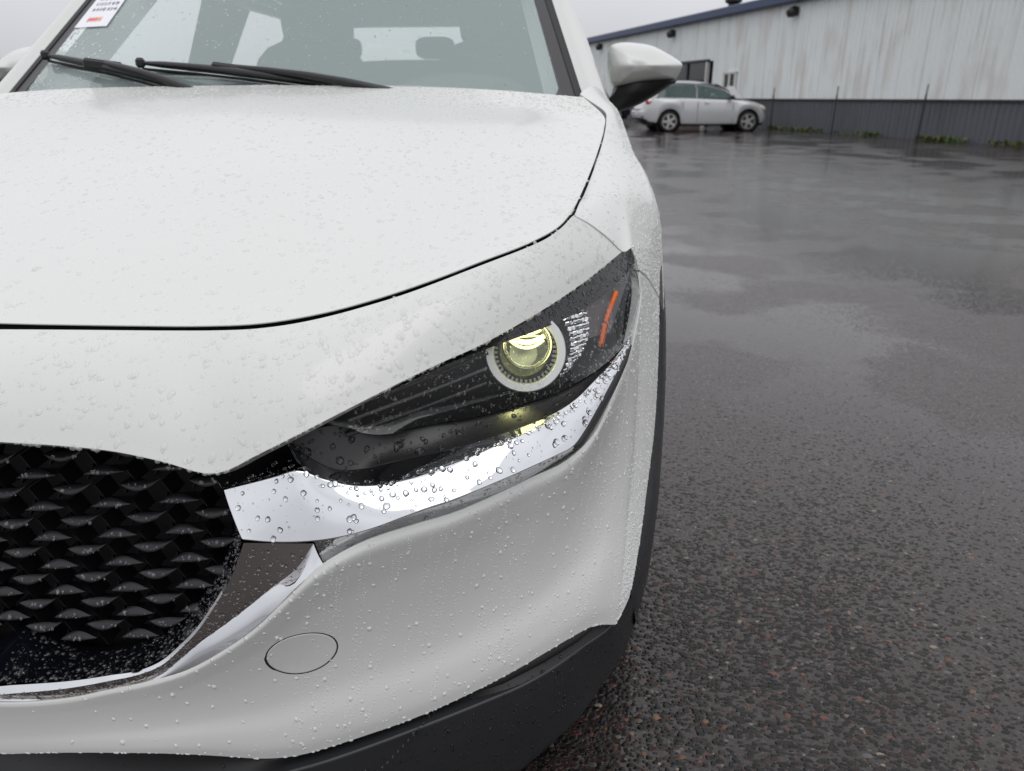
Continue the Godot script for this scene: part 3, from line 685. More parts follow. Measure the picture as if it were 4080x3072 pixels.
# ------------------------------------------------------------------ ground
func build_ground() -> void:
	# fine grain: dark binder with small red, cream and grey stones (2.4 m to the repeat)
	var size := 1536
	var im := Image.create(size, size, false, Image.FORMAT_RGB8)
	var n3 := FastNoiseLite.new()
	n3.seed = 5
	n3.frequency = 0.16
	n3.fractal_octaves = 3
	var grit := n3.get_seamless_image(size, size).get_data()
	for y in size:
		for x in size:
			var q: float = grit[y * size + x] / 255.0
			var a := 0.62 + 0.55 * q * q
			im.set_pixel(x, y, Color(a * 0.300, a * 0.262, a * 0.250))
	var r := RandomNumberGenerator.new()
	r.seed = 77
	var tints := [Color(0.15, 0.060, 0.042), Color(0.11, 0.052, 0.042), Color(0.21, 0.18, 0.14), Color(0.12, 0.115, 0.11), Color(0.08, 0.08, 0.085), Color(0.055, 0.05, 0.05), Color(0.19, 0.095, 0.055), Color(0.012, 0.012, 0.012)]
	for k in 26000:
		var cx := r.randi_range(0, size - 1)
		var cy := r.randi_range(0, size - 1)
		var rad := 0.7 + 2.1 * pow(r.randf(), 3.2)
		var sq := r.randf_range(0.55, 1.0)
		var an := r.randf() * PI
		var c: Color = tints[r.randi() % tints.size()]
		c = c * (r.randf_range(0.5, 1.05) * 1.5)
		c.a = 1.0
		c = c.linear_to_srgb()
		var R := int(ceil(rad)) + 1
		for dy in range(-R, R + 1):
			for dx in range(-R, R + 1):
				var u := (dx * cos(an) + dy * sin(an)) / rad
				var v2 := (-dx * sin(an) + dy * cos(an)) / (rad * sq)
				var d := u * u + v2 * v2
				if d < 1.0:
					var X := posmod(cx + dx, size)
					var Y := posmod(cy + dy, size)
					im.set_pixel(X, Y, im.get_pixel(X, Y).lerp(c, clampf((1.0 - d) * 2.5, 0, 1)))
	# broad relief and wetness (11 m to the repeat): hollows hold a smooth film of water, the rest shows its grain
	var big := 2048
	var pn := FastNoiseLite.new()
	pn.seed = 31
	pn.frequency = 0.0042
	pn.fractal_octaves = 5
	var lie := pn.get_seamless_image(big, big).get_data()
	var gn := FastNoiseLite.new()
	gn.seed = 63
	gn.frequency = 0.42
	gn.fractal_octaves = 2
	var grain := gn.get_seamless_image(big, big).get_data()
	var hb := PackedByteArray()
	var rb := PackedByteArray()
	var cb := PackedByteArray()
	hb.resize(big * big)
	rb.resize(big * big)
	cb.resize(big * big * 3)
	for k in big * big:
		var v: float = lie[k] / 255.0
		var g: float = grain[k] / 255.0
		var dry := smoothstep(0.42, 0.64, v + (g - 0.5) * 0.06)
		rb[k] = int(255.0 * lerpf(0.08, 0.24, dry))
		hb[k] = int(255.0 * (0.35 + (g - 0.5) * lerpf(0.25, 0.85, dry)))
		var c := lerpf(0.88, 1.0, smoothstep(0.2, 0.75, v)) * 0.97
		cb[3 * k] = int(255.0 * c)
		cb[3 * k + 1] = int(254.0 * c)
		cb[3 * k + 2] = int(253.0 * c)
	var m := StandardMaterial3D.new()
	m.resource_name = "wet_asphalt"
	m.albedo_texture = ImageTexture.create_from_image(Image.create_from_data(big, big, false, Image.FORMAT_RGB8, cb))
	m.roughness_texture = ImageTexture.create_from_image(Image.create_from_data(big, big, false, Image.FORMAT_L8, rb))
	m.roughness = 1.0
	m.heightmap_enabled = true
	m.heightmap_texture = ImageTexture.create_from_image(Image.create_from_data(big, big, false, Image.FORMAT_L8, hb))
	m.heightmap_scale = 0.42
	m.uv1_triplanar = true
	m.uv1_world_triplanar = true
	m.uv1_scale = Vector3(0.09, 0.09, 0.09)
	m.metallic_specular = 0.5
	m.detail_enabled = true
	m.detail_blend_mode = BaseMaterial3D.BLEND_MODE_MUL
	m.detail_albedo = ImageTexture.create_from_image(im)
	m.detail_uv_layer = BaseMaterial3D.DETAIL_UV_2
	m.uv2_triplanar = true
	m.uv2_world_triplanar = true
	m.uv2_scale = Vector3(0.42, 0.42, 0.42)
	M.asphalt = m
	var p := PlaneMesh.new()
	p.size = Vector2(1400, 1400)
	tag(part("ground", p, m), "", "", "", "structure")
	# the coarse stones of the asphalt, bedded in it, where the camera is near enough to tell them apart
	var gb := bag()
	ellipsoid(gb, Vector3.ZERO, Vector3(1, 0.75, 1), 2.3, Basis(), 8, 5)
	var stone := commit(gb)
	var mm := MultiMesh.new()
	mm.transform_format = MultiMesh.TRANSFORM_3D
	mm.use_colors = true
	mm.mesh = stone
	mm.instance_count = 70000
	for k in mm.instance_count:
		var u := pow(r.randf(), 1.6)
		var rr := 0.0022 + 0.0042 * pow(r.randf(), 1.6)
		var bs := Basis.from_euler(Vector3(r.randf_range(-0.3, 0.3), r.randf() * TAU, r.randf_range(-0.3, 0.3))).scaled(Vector3(rr * r.randf_range(0.9, 1.7), rr * 0.62, rr))
		mm.set_instance_transform(k, Transform3D(bs, Vector3(r.randf_range(0.2, 1.35 + 2.2 * u), -rr * lerpf(0.16, 0.42, minf(1.0, u * 1.6)), r.randf_range(0.35, -0.75 - 3.0 * u))))
		var c := lin(r.randf_range(0.006, 0.018)) * Color(1.08, 0.97, 0.95)
		var roll := r.randf()
		if roll < 0.10: c = tints[r.randi() % (tints.size() - 1)] * r.randf_range(0.45, 1.1)
		elif roll < 0.35: c = Color(0.034, 0.021, 0.018) * r.randf_range(0.6, 1.3)
		mm.set_instance_color(k, Color(c.r, c.g, c.b, 1))
	var gm := mat("bedded_stone", Color.WHITE, 0.26)
	gm.metallic_specular = 0.38
	gm.vertex_color_use_as_albedo = true
	var go := MultiMeshInstance3D.new()
	go.name = "gravel"
	go.multimesh = mm
	go.material_override = gm
	add_child(go)
	tag(go, "coarse dark, red and cream stones bedded in the wet asphalt beside the white car", "gravel", "", "stuff")

# ------------------------------------------------------------------ metal hall
func build_hall() -> void:
	var origin := Vector3(10.911, 0, -17.86)
	var dir := Vector3(-0.309, 0, -0.951).normalized()       # along the wall, away from the camera
	var outn := Vector3(-dir.z, 0, dir.x)                     # towards the lot
	if outn.dot(EYE - origin) < 0.0: outn = -outn
	var h := thing("metal_hall", "long metal hall with white ribbed walls, slate grey base and blue roof edge", "building")
	h.transform = Transform3D(Basis(-dir, Vector3.UP, outn), origin)   # local x runs towards the camera, z to the lot
	if h.transform.basis.determinant() < 0.0: push_error("mirrored hall")
	var from := -45.0          # local x of the far end
	var upto := 13.5
	var pitch := 0.9
	var base_top := 0.985
	var eave := 4.0
	var door0 := -19.6
	var door1 := -15.75
	var door_top := 2.42
	var win0 := -14.22
	var win1 := -13.28
	var n := int((upto - from) / pitch)
	for k in n:
		var x := from + k * pitch
		var x1 := x + pitch - 0.006
		var low := base_top
		if x1 > door0 and x < door1: low = door_top
		part("wall_sheet", sheet(x, x1, low, eave, 0.0, rng.randf_range(-0.002, 0.002)), M.sheet_white, h)
		if not (x1 > door0 and x < door1):
			part("base_sheet", sheet(x, x1, 0.0, base_top - 0.03, 0.012, rng.randf_range(-0.003, 0.003)), M.sheet_slate, h)
	part("base_flashing", one_box(Vector3((from + door0) / 2 - 0.4, base_top - 0.012, 0.035), Vector3(door0 - from - 0.8, 0.05, 0.10)), M.frame_dark, h)
	part("base_flashing", one_box(Vector3((upto + door1) / 2 + 0.4, base_top - 0.012, 0.035), Vector3(upto - door1 - 0.8, 0.05, 0.10)), M.frame_dark, h)
	# roof with its blue edge
	part("eave_trim", one_box(Vector3((from + upto) / 2, eave + 0.10, 0.12), Vector3(upto - from + 0.4, 0.30, 0.34), 0.03), M.roof_blue, h)
	var rb := bag()
	face(rb, [Vector3(from, eave + 0.2, 0.1), Vector3(upto, eave + 0.2, 0.1), Vector3(upto, eave + 1.5, -14), Vector3(from, eave + 1.5, -14)])
	face(rb, [Vector3(from, eave + 0.05, 0.0), Vector3(upto, eave + 0.05, 0.0), Vector3(upto, eave + 1.35, -14), Vector3(from, eave + 1.35, -14)])
	part("roof", commit(rb), M.hall_roof, h)
	var eb := bag()
	box(eb, Vector3((from + upto) / 2, 2.6, -14), Vector3(upto - from, 5.3, 0.2))
	box(eb, Vector3(upto - 0.1, 2.1, -7), Vector3(0.2, 4.2, 13.8))
	box(eb, Vector3(from + 0.1, 2.1, -7), Vector3(0.2, 4.2, 13.8))
	box(eb, Vector3((from + upto) / 2, 0.02, -7), Vector3(upto - from - 0.5, 0.03, 13.7))
	part("rear_walls", commit(eb), M.sheet_slate, h)
	# wide doorway with glazed upper panels
	var d := holder("door", h)
	var cx := (door0 + door1) / 2
	part("lintel", one_box(Vector3(cx, door_top + 0.02, 0.03), Vector3(door1 - door0 + 0.3, 0.09, 0.16)), M.frame_dark, d)
	part("jamb", one_box(Vector3(door1 + 0.03, 1.2, 0.03), Vector3(0.10, 2.4, 0.14)), M.window_white, d)
	part("jamb", one_box(Vector3(door0 - 0.02, 1.2, 0.03), Vector3(0.10, 2.4, 0.14)), M.window_white, d)
	for k in 2:
		var w := (door1 - door0) / 2
		var px := door0 + (k + 0.5) * w
		part("door_leaf", one_box(Vector3(px, 0.85, -0.05), Vector3(w - 0.10, 1.70, 0.05)), M.inside_brown, d)
		part("pane", one_box(Vector3(px, 2.05, -0.05), Vector3(w - 0.16, 0.66, 0.02)), M.hall_glass, d)
		part("mullion", one_box(Vector3(px + w / 2, 1.2, -0.03), Vector3(0.14, 2.4, 0.08)), M.frame_dark, d)
	# small window with two panes
	var wn := holder("window", h)
	var wx := (win0 + win1) / 2
	var fr := bag()
	for q in [[wx, 1.92, 0.98, 0.07], [wx, 1.36, 0.98, 0.07], [win0 + 0.03, 1.64, 0.10, 0.6], [win1 - 0.03, 1.64, 0.10, 0.6], [wx, 1.64, 0.12, 0.6]]:
		box(fr, Vector3(q[0], q[1], 0.05), Vector3(q[2], q[3], 0.09))
	part("frame", commit(fr), M.window_white, wn)
	part("sill", one_box(Vector3(wx, 1.28, 0.075), Vector3(1.06, 0.08, 0.13)), M.window_white, wn)
	part("pane", one_box(Vector3(wx - 0.21, 1.64, 0.045), Vector3(0.33, 0.52, 0.012)), M.dark_glass, wn)
	part("pane", one_box(Vector3(wx + 0.21, 1.64, 0.045), Vector3(0.33, 0.52, 0.012)), M.dark_glass, wn)
	# roof vent
	var v := holder("roof_vent", h)
	var vb := bag()
	lathe(vb, [Vector2(0.20, -0.35), Vector2(0.20, 0.30), Vector2(0.34, 0.38), Vector2(0.34, 0.46), Vector2(0.20, 0.52), Vector2(0.42, 0.60), Vector2(0.42, 0.70), Vector2(0.0, 0.76)], Basis(), Vector3(-16.0, eave + 0.25, -1.0), 20)
	part("vent_pipe", commit(vb), M.vent_dark, v)
	# wall lamps: round hooded fittings under the eave
	for x in [-28.66, -19.16, -9.76, -0.3]:
		var l := thing("wall_lamp", "", "wall lamp", h.transform * Vector3(x, 3.70, 0.06), 0, "round black lamps under the hall's eave")
		l.basis = h.basis
		l.set_meta("label", {-28.66: "black wall lamp under the blue eave, nearest the white car's pillar", -19.16: "black wall lamp under the blue eave above the white door mirror", -9.76: "largest visible black wall lamp under the blue eave, right of the roof vent", -0.3: "black wall lamp at the hall's near end"}[x])
		var b := bag()
		lathe(b, [Vector2(0.0, 0.30), Vector2(0.12, 0.28), Vector2(0.16, 0.16), Vector2(0.16, 0.0), Vector2(0.10, 0.0)], Basis(Vector3.RIGHT, PI / 2 + 0.35), Vector3(0, 0, 0.02), 18)
		part("hood", commit(b), M.lamp_housing, l)
		part("bracket", one_box(Vector3(0, 0.03, -0.02), Vector3(0.12, 0.16, 0.07)), M.lamp_housing, l)
		var gl := bag()
		ellipsoid(gl, Vector3(0, -0.02, 0.10), Vector3(0.09, 0.05, 0.09), 2.0, Basis(), 12, 8)
		part("glass", commit(gl), M.lamp_housing, l)
	# green steel posts in front of the wall
	var names := ["green steel post in front of the slate base, nearest the silver car", "middle green steel post in front of the slate base", "rightmost green steel post in front of the slate base"]
	for k in 3:
		var x: float = [-10.1, -6.65, -3.02][k]
		var at: Vector3 = h.transform * Vector3(x, 0, 0.30)
		var t := thing("fence_post", names[k], "post", at, 0, "green steel posts along the hall")
		var b := bag()
		var lean := Vector3(0.02, 0, 0.01) * (k - 0.6)
		box(b, Vector3(0, 0.56, 0) + lean * 0.5, Vector3(0.045, 1.12, 0.010), Basis(Vector3.BACK, -lean.x * 0.8), 0.0)
		box(b, Vector3(0, 0.56, -0.022) + lean * 0.5, Vector3(0.010, 1.12, 0.034), Basis(Vector3.BACK, -lean.x * 0.8), 0.0)
		part("shaft", commit(b), M.post_green, t)
		part("tip", one_box(Vector3(0, 1.24, 0) + lean, Vector3(0.042, 0.24, 0.012), 0.0, Basis(Vector3.BACK, -lean.x * 0.8)), M.post_tip, t)
	# weeds at the foot of the wall
	var spots := [[-11.9, 0.5, 60], [-10.0, 0.45, 70], [-9.0, 0.4, 40], [-8.2, 0.35, 60], [-5.0, 0.5, 60], [-2.6, 0.5, 110], [-1.9, 0.5, 90], [-0.2, 0.6, 90], [-7.6, 0.5, 30], [-6.2, 0.5, 20]]
	for k in spots.size():
		var s: Array = spots[k]
		var b := bag()
		for q in s[2]:
			var p := Vector3(s[0] + rng.randf_range(-0.55, 0.55) * s[1] * 1.6, 0, 0.16 + rng.randf_range(-0.08, 0.22))
			leaf(b, p, rng.randf_range(0.05, 0.20), rng)
		tag(part("weeds", commit(b), M.weed if k % 2 == 0 else M.weed_olive), "low green weeds along the foot of the slate base", "weeds", "weeds at the foot of the hall", "stuff").transform = h.transform

func leaf(b: Dictionary, p: Vector3, l: float, r: RandomNumberGenerator) -> void:
	var a := r.randf() * TAU
	var d := Vector3(cos(a), r.randf_range(0.5, 1.6), sin(a)).normalized()
	var w := d.cross(Vector3.UP).normalized() * l * 0.16
	var tip := p + d * l
	var m := p + d * l * 0.55 + Vector3.UP * l * 0.12
	var n := w.cross(d).normalized()
	var i0 := vert(b, p, n)
	var i1 := vert(b, m + w, n)
	var i2 := vert(b, tip, n)
	var i3 := vert(b, m - w, n)
	quad(b, i0, i1, i2, i3)

func sheet(x0: float, x1: float, y0: float, y1: float, z: float, jog: float) -> ArrayMesh:      # a ribbed sheet: flats with narrow raised ribs
	var b := bag()
	var ribs := 5
	var w := (x1 - x0) / ribs
	var pr := []
	for k in ribs:
		var x := x0 + k * w
		pr.append_array([Vector2(x, 0), Vector2(x + w * 0.55, 0), Vector2(x + w * 0.66, 0.026), Vector2(x + w * 0.86, 0.026), Vector2(x + w * 0.97, 0)])
	pr.append(Vector2(x1, 0))
	for k in pr.size() - 1:
		var p: Vector2 = pr[k]
		var q: Vector2 = pr[k + 1]
		var d := (q - p).normalized()
		var n := Vector3(-d.y, 0, d.x)
		var a := vert(b, Vector3(p.x, y0, z + jog + p.y), n, Vector2(p.x, -y0))
		var c := vert(b, Vector3(q.x, y0, z + jog + q.y), n, Vector2(q.x, -y0))
		var e := vert(b, Vector3(q.x, y1, z + jog + q.y), n, Vector2(q.x, -y1))
		var f := vert(b, Vector3(p.x, y1, z + jog + p.y), n, Vector2(p.x, -y1))
		quad(b, a, c, e, f)
	return commit(b)

func build_far_trees() -> void:
	# a line of broad trees beyond the lot, left of the car
	var lf := bag()
	for q in 3:
		leaf(lf, Vector3.ZERO, 1.0, rng)
	for k in 8:
		var a := deg_to_rad(lerpf(34.5, 46.0, (k + 0.5) / 8.0))
		var dist := rng.randf_range(78, 96)
		var at := EYE + Vector3(-sin(a), 0, -cos(a)) * dist
		at.y = 0
		var hgt := rng.randf_range(4.2, 5.4)
		var t := thing("broad_tree", "broad green tree in the far row left of the white car", "tree", at, 0, "far row of trees")
		var tb := bag()
		tube(tb, [Vector3.ZERO, Vector3(0.1, hgt * 0.5, 0), Vector3(0.0, hgt * 0.9, 0.1)], [0.22, 0.15, 0.05], 7)
		part("trunk", commit(tb), M.bark, t)
		var b := bag()
		for q in 1300:
			var u := Vector3(rng.randfn(), rng.randfn() * 0.7, rng.randfn())
			if u.length() > 1.6: u = u.normalized() * rng.randf_range(0.8, 1.6)
			leaf(b, Vector3(0, hgt * 0.58, 0) + u * Vector3(2.6, hgt * 0.27, 2.6), rng.randf_range(0.35, 0.7), rng)
		part("crown", commit(b), M.far_leaf, t)

# ------------------------------------------------------------------ the white car
var S := {}          # its surfaces, for the rain
var fins := []

func build_white_car() -> void:
	car = thing("white_crossover", "white crossover car close up, wet with rain, its left headlight lit", "car")
	S.hood = surface(net(G_HOOD, 1), 121, 50, Vector3(0, 1, 0.2))
	S.nose = surface(net(G_NOSE, 1), 149, 26)
	S.bumper = surface(net(G_BUMPER, 1), 181, 61)
	S.fender = surface(net(G_FENDER), 40, 50, Vector3(0.5, 1, 0.2))
	S.corner = surface(net(G_FENDER_CORNER), 16, 12, Vector3(1, 0.5, 0.5))
	blend_normals(S.fender, S.corner)
	S.wing = surface(net(G_CHROME_WING), 80, 26)
	S.lower_facet = surface(net(G_CHROME_LOWER), 48, 6, Vector3(0, -0.2, 1))
	S.fang = surface(net(G_FANG, -1), 121, 24)
	S.fang_rim = surface(net(G_FANG_RIM, -1), 121, 12)
	S.fang_top = surface(net(G_FANG_TOP, -1), 121, 6)
	S.frame = surface(net(G_GRILLE_FRAME, -1), 121, 8)
	S.lens_border = surface(net(G_LENS_BORDER), 48, 10)
	S.lens = surface(net(G_LENS), 54, 24)
	S.trim = surface(net(G_BLACK_TRIM), 60, 14, Vector3(0, 1, 0.4))
	S.gloss = surface(net(G_GLOSS_STRIP, 1), 121, 8)
	S.lower = surface(net(G_LOWER_BUMPER, 1), 141, 26)
	S.cladding = surface(net(G_CLADDING), 40, 12, Vector3(1, 0, 0.3))
	# painted panels
	part("hood", panel(S.hood, {"top": 0.0018, "left": 0.0018, "right": 0.0018, "bottom": 0.012}, 0.0008), M.white_paint, car)
	var hl := bag()
	skin(hl, S.hood, -0.012)
	skin(hl, S.nose, -0.012)
	skin(hl, bridge(S.hood, S.nose))
	part("engine_bay_liner", commit(hl), M.under_black, car)
	part("nose_panel", panel(S.nose, {"top": 0.005, "bottom": 0.016, "left": 0.006, "right": 0.006}, 0.0007), M.white_paint, car)
	part("front_bumper", panel(S.bumper, {"top": 0.016, "bottom": 0.016, "left": 0.008, "right": 0.008}, 0.0026), M.white_paint, car)
	var bl := bag()
	skin(bl, S.bumper, -0.03)
	part("bumper_liner", commit(bl), M.under_black, car)
	for side in 2:
		var f: Dictionary = S.fender if side == 0 else flipped(S.fender)
		var c: Dictionary = S.corner if side == 0 else flipped(S.corner)
		var b := bag()
		skin(b, f)
		skin(b, c)
		for e in ["top", "left", "bottom"]: edge(b, f, e, 0.012, 0.0012)
		edge(b, c, "left", 0.012, 0.0015)
		edge(b, c, "bottom", 0.010, 0.0012)
		part("fender", commit(b), M.white_paint, car)
		var lb := bag()
		skin(lb, f, -0.022)
		skin(lb, c, -0.022)
		part("fender_liner", commit(lb), M.under_black, car)
		# chrome wing, lower chrome face, black ledge
		var w: Dictionary = S.wing if side == 0 else flipped(S.wing)
		var t := holder("chrome_wing", car)
		part("wing_face", panel(w, {"bottom": 0.006, "left": 0.014, "top": 0.006}, 0.0016), M.chrome, t)
		part("lower_face", panel(S.lower_facet if side == 0 else flipped(S.lower_facet), {}, 0.001), M.chrome, t)
		var sm: Dictionary = S.trim if side == 0 else flipped(S.trim)
		part("black_ledge", panel(sm, {"bottom": 0.004, "left": 0.004}, 0.0012), M.ledge_black, car)
		headlight(side)
		part("wing_gasket", panel(surface(net(G_GASKET), 30, 8, Vector3(0.3, 0, 1)) if side == 0 else flipped(surface(net(G_GASKET), 30, 8, Vector3(0.3, 0, 1)))), M.trim_black, car)
		var cl: Dictionary = S.cladding if side == 0 else flipped(S.cladding)
		part("wheel_arch_trim", panel(cl, {}, 0.002), M.trim_black, car)
	# grille surround
	part("grille_surround", panel(S.fang, {}, 0.001), M.dark_chrome, car)
	part("grille_surround_edge", panel(S.fang_top, {"top": 0.02}, 0.0008), M.chrome, car)
	part("grille_surround_rim", panel(S.fang_rim, {}, 0.001), M.chrome, car)
	build_grille()
	# black lower parts
	part("gloss_strip", panel(S.gloss, {}, 0.001), M.strip_black, car)
	part("lower_bumper", panel(S.lower, {"top": 0.02}, 0.0035), M.trim_black, car)
	lower_details()
	tow_cover()
	build_cabin()
	build_mirrors()
	build_wipers()
	build_wheels_and_shell()

func bridge(a: Dictionary, c: Dictionary) -> Dictionary:       # a dark web under the gap between two panels' top edges
	var up := PackedVector3Array()
	var low := PackedVector3Array()
	var n := 80
	for k in n:
		var u := float(k) / (n - 1)
		var q: Array = pick(a, u, 0.02)
		var w: Array = pick(c, u, 0.06)
		up.append(q[0] - q[1] * 0.011)
		low.append(w[0] - w[1] * 0.011)
	return surface([up, low], n, 5, Vector3(0, 1, 0.5))

func blend_normals(a: Dictionary, c: Dictionary) -> void:      # the small corner piece continues the fender's shading
	var first := -1
	for i in c.nu:
		var best := 1e9
		var at := 0
		for k in a.nu:
			var d: float = a.p[0][k].distance_squared_to(c.p[0][i])
			if d < best:
				best = d
				at = k
		var avg: Vector3 = (a.n[0][at] + c.n[0][i]).normalized()
		for j in c.nv: c.n[j][i] = avg.lerp(c.n[j][i], smoothstep(0.0, 1.0, float(j) / (c.nv - 1))).normalized()
		if first < 0: first = at
	for k in range(first, a.nu):
		var best := 1e9
		var at := 0
		for i in c.nu:
			var d: float = a.p[0][k].distance_squared_to(c.p[0][i])
			if d < best:
				best = d
				at = i
		var avg: Vector3 = c.n[0][at]
		for j in 20: a.n[j][k] = avg.lerp(a.n[j][k], smoothstep(0.0, 1.0, j / 19.0)).normalized()

func mirrored(p: Vector3, side: int) -> Vector3:
	return p if side == 0 else p * Vector3(-1, 1, 1)

func build_grille() -> void:
	var g := holder("grille", car)
	part("grille_frame", panel(S.frame, {}, 0.001), M.frame_black, g)
	part("back_plate", one_box(Vector3(0, 0.50, -0.125), Vector3(0.78, 0.40, 0.01)), M.dark_plate, g)
	var types := [fin_mesh(0, 1.0), fin_mesh(1, 1.0), fin_mesh(0, -1.0), fin_mesh(1, -1.0)]
	var lim := [Vector2(0.366, 0.15), Vector2(0.385, 0.205), Vector2(0.41, 0.262), Vector2(0.47, 0.325), Vector2(0.53, 0.358), Vector2(0.56, 0.362), Vector2(0.66, 0.352)]
	for side in [1.0, -1.0]:
		for i in range(0, 9):
			if side < 0 and i == 0: continue
			var x := 0.0 + 0.0440 * i
			for k in range(-1, 8):
				var kk := k + (0.5 if i % 2 == 1 else 0.0)
				var y := 0.6215 - 0.047 * kk + 0.0009 * kk * kk + 0.10 * (x - 0.07) * 0.9
				var mx := 0.0
				for q in lim.size() - 1:
					if y >= lim[q].x and y <= lim[q + 1].x: mx = lerpf(lim[q].y, lim[q + 1].y, (y - lim[q].x) / (lim[q + 1].x - lim[q].x))
				if x > mx - 0.012 or y > 0.668: continue
				var f := part("fin", types[(i % 2) + (2 if side < 0 else 0)], M.grille_black, g)
				if side > 0: fins.append(Vector3(x, y, -0.055 - 0.10 * x * x))
				f.position = Vector3(x * side, y, -0.055 - 0.10 * x * x + rng.randf_range(-0.0004, 0.0004))

func fin_mesh(kind: int, side: float) -> ArrayMesh:
	var b := bag()
	var n := 14
	var hw := 0.0275
	var rows := [[], [], [], []]
	for k in n + 1:
		var t := 2.0 * k / n - 1.0
		var tt := t + 0.16 * (1.0 - t * t)
		var q := pow(maxf(1.0 - tt * tt, 0.0), 1.15)
		var low: float
		var top: float
		if kind == 0:
			low = -0.0035 + 0.0016 * t + 0.0018 * t * t * t - 0.0016 * q
			top = low + 0.0098 * q + 0.0002
		else:
			top = 0.0030 + 0.0034 * t + 0.0022 * t * t + 0.0016 * t * t * t
			low = top - 0.0102 * q - 0.0002
		var x := t * hw * side
		rows[0].append(Vector3(x, top, -0.0065 * q))
		rows[1].append(Vector3(x, lerpf(low, top, 0.50), 0.0016 * q + 0.0004))
		rows[2].append(Vector3(x, low, 0.0022 * q))
		rows[3].append(Vector3(x * 0.96, low - 0.002, -0.030))
	for r in 3:
		var first: int = b.v.size()
		for k in n + 1:
			for e in 2:
				var p: Vector3 = rows[r + e][k]
				var du: Vector3 = rows[r + e][mini(k + 1, n)] - rows[r + e][maxi(k - 1, 0)]
				var up: int = maxi(r + e - 1, 0) if r < 2 else 2
				var dn: int = mini(r + e + 1, 2) if r < 2 else 3
				var dv: Vector3 = rows[up][k] - rows[dn][k]
				var m := du.cross(dv).normalized() * side
				vert(b, p, m)
		for k in n: quad(b, first + 2 * k, first + 2 * k + 1, first + 2 * k + 3, first + 2 * k + 2)
	# thin webs that tie the tips to the back
	for sg in [-1.0, 1.0]:
		box(b, Vector3(sg * hw * 0.97, -0.010, -0.026), Vector3(0.0016, 0.024, 0.030), Basis(Vector3.BACK, sg * 0.5), 0.0)
	return commit(b)

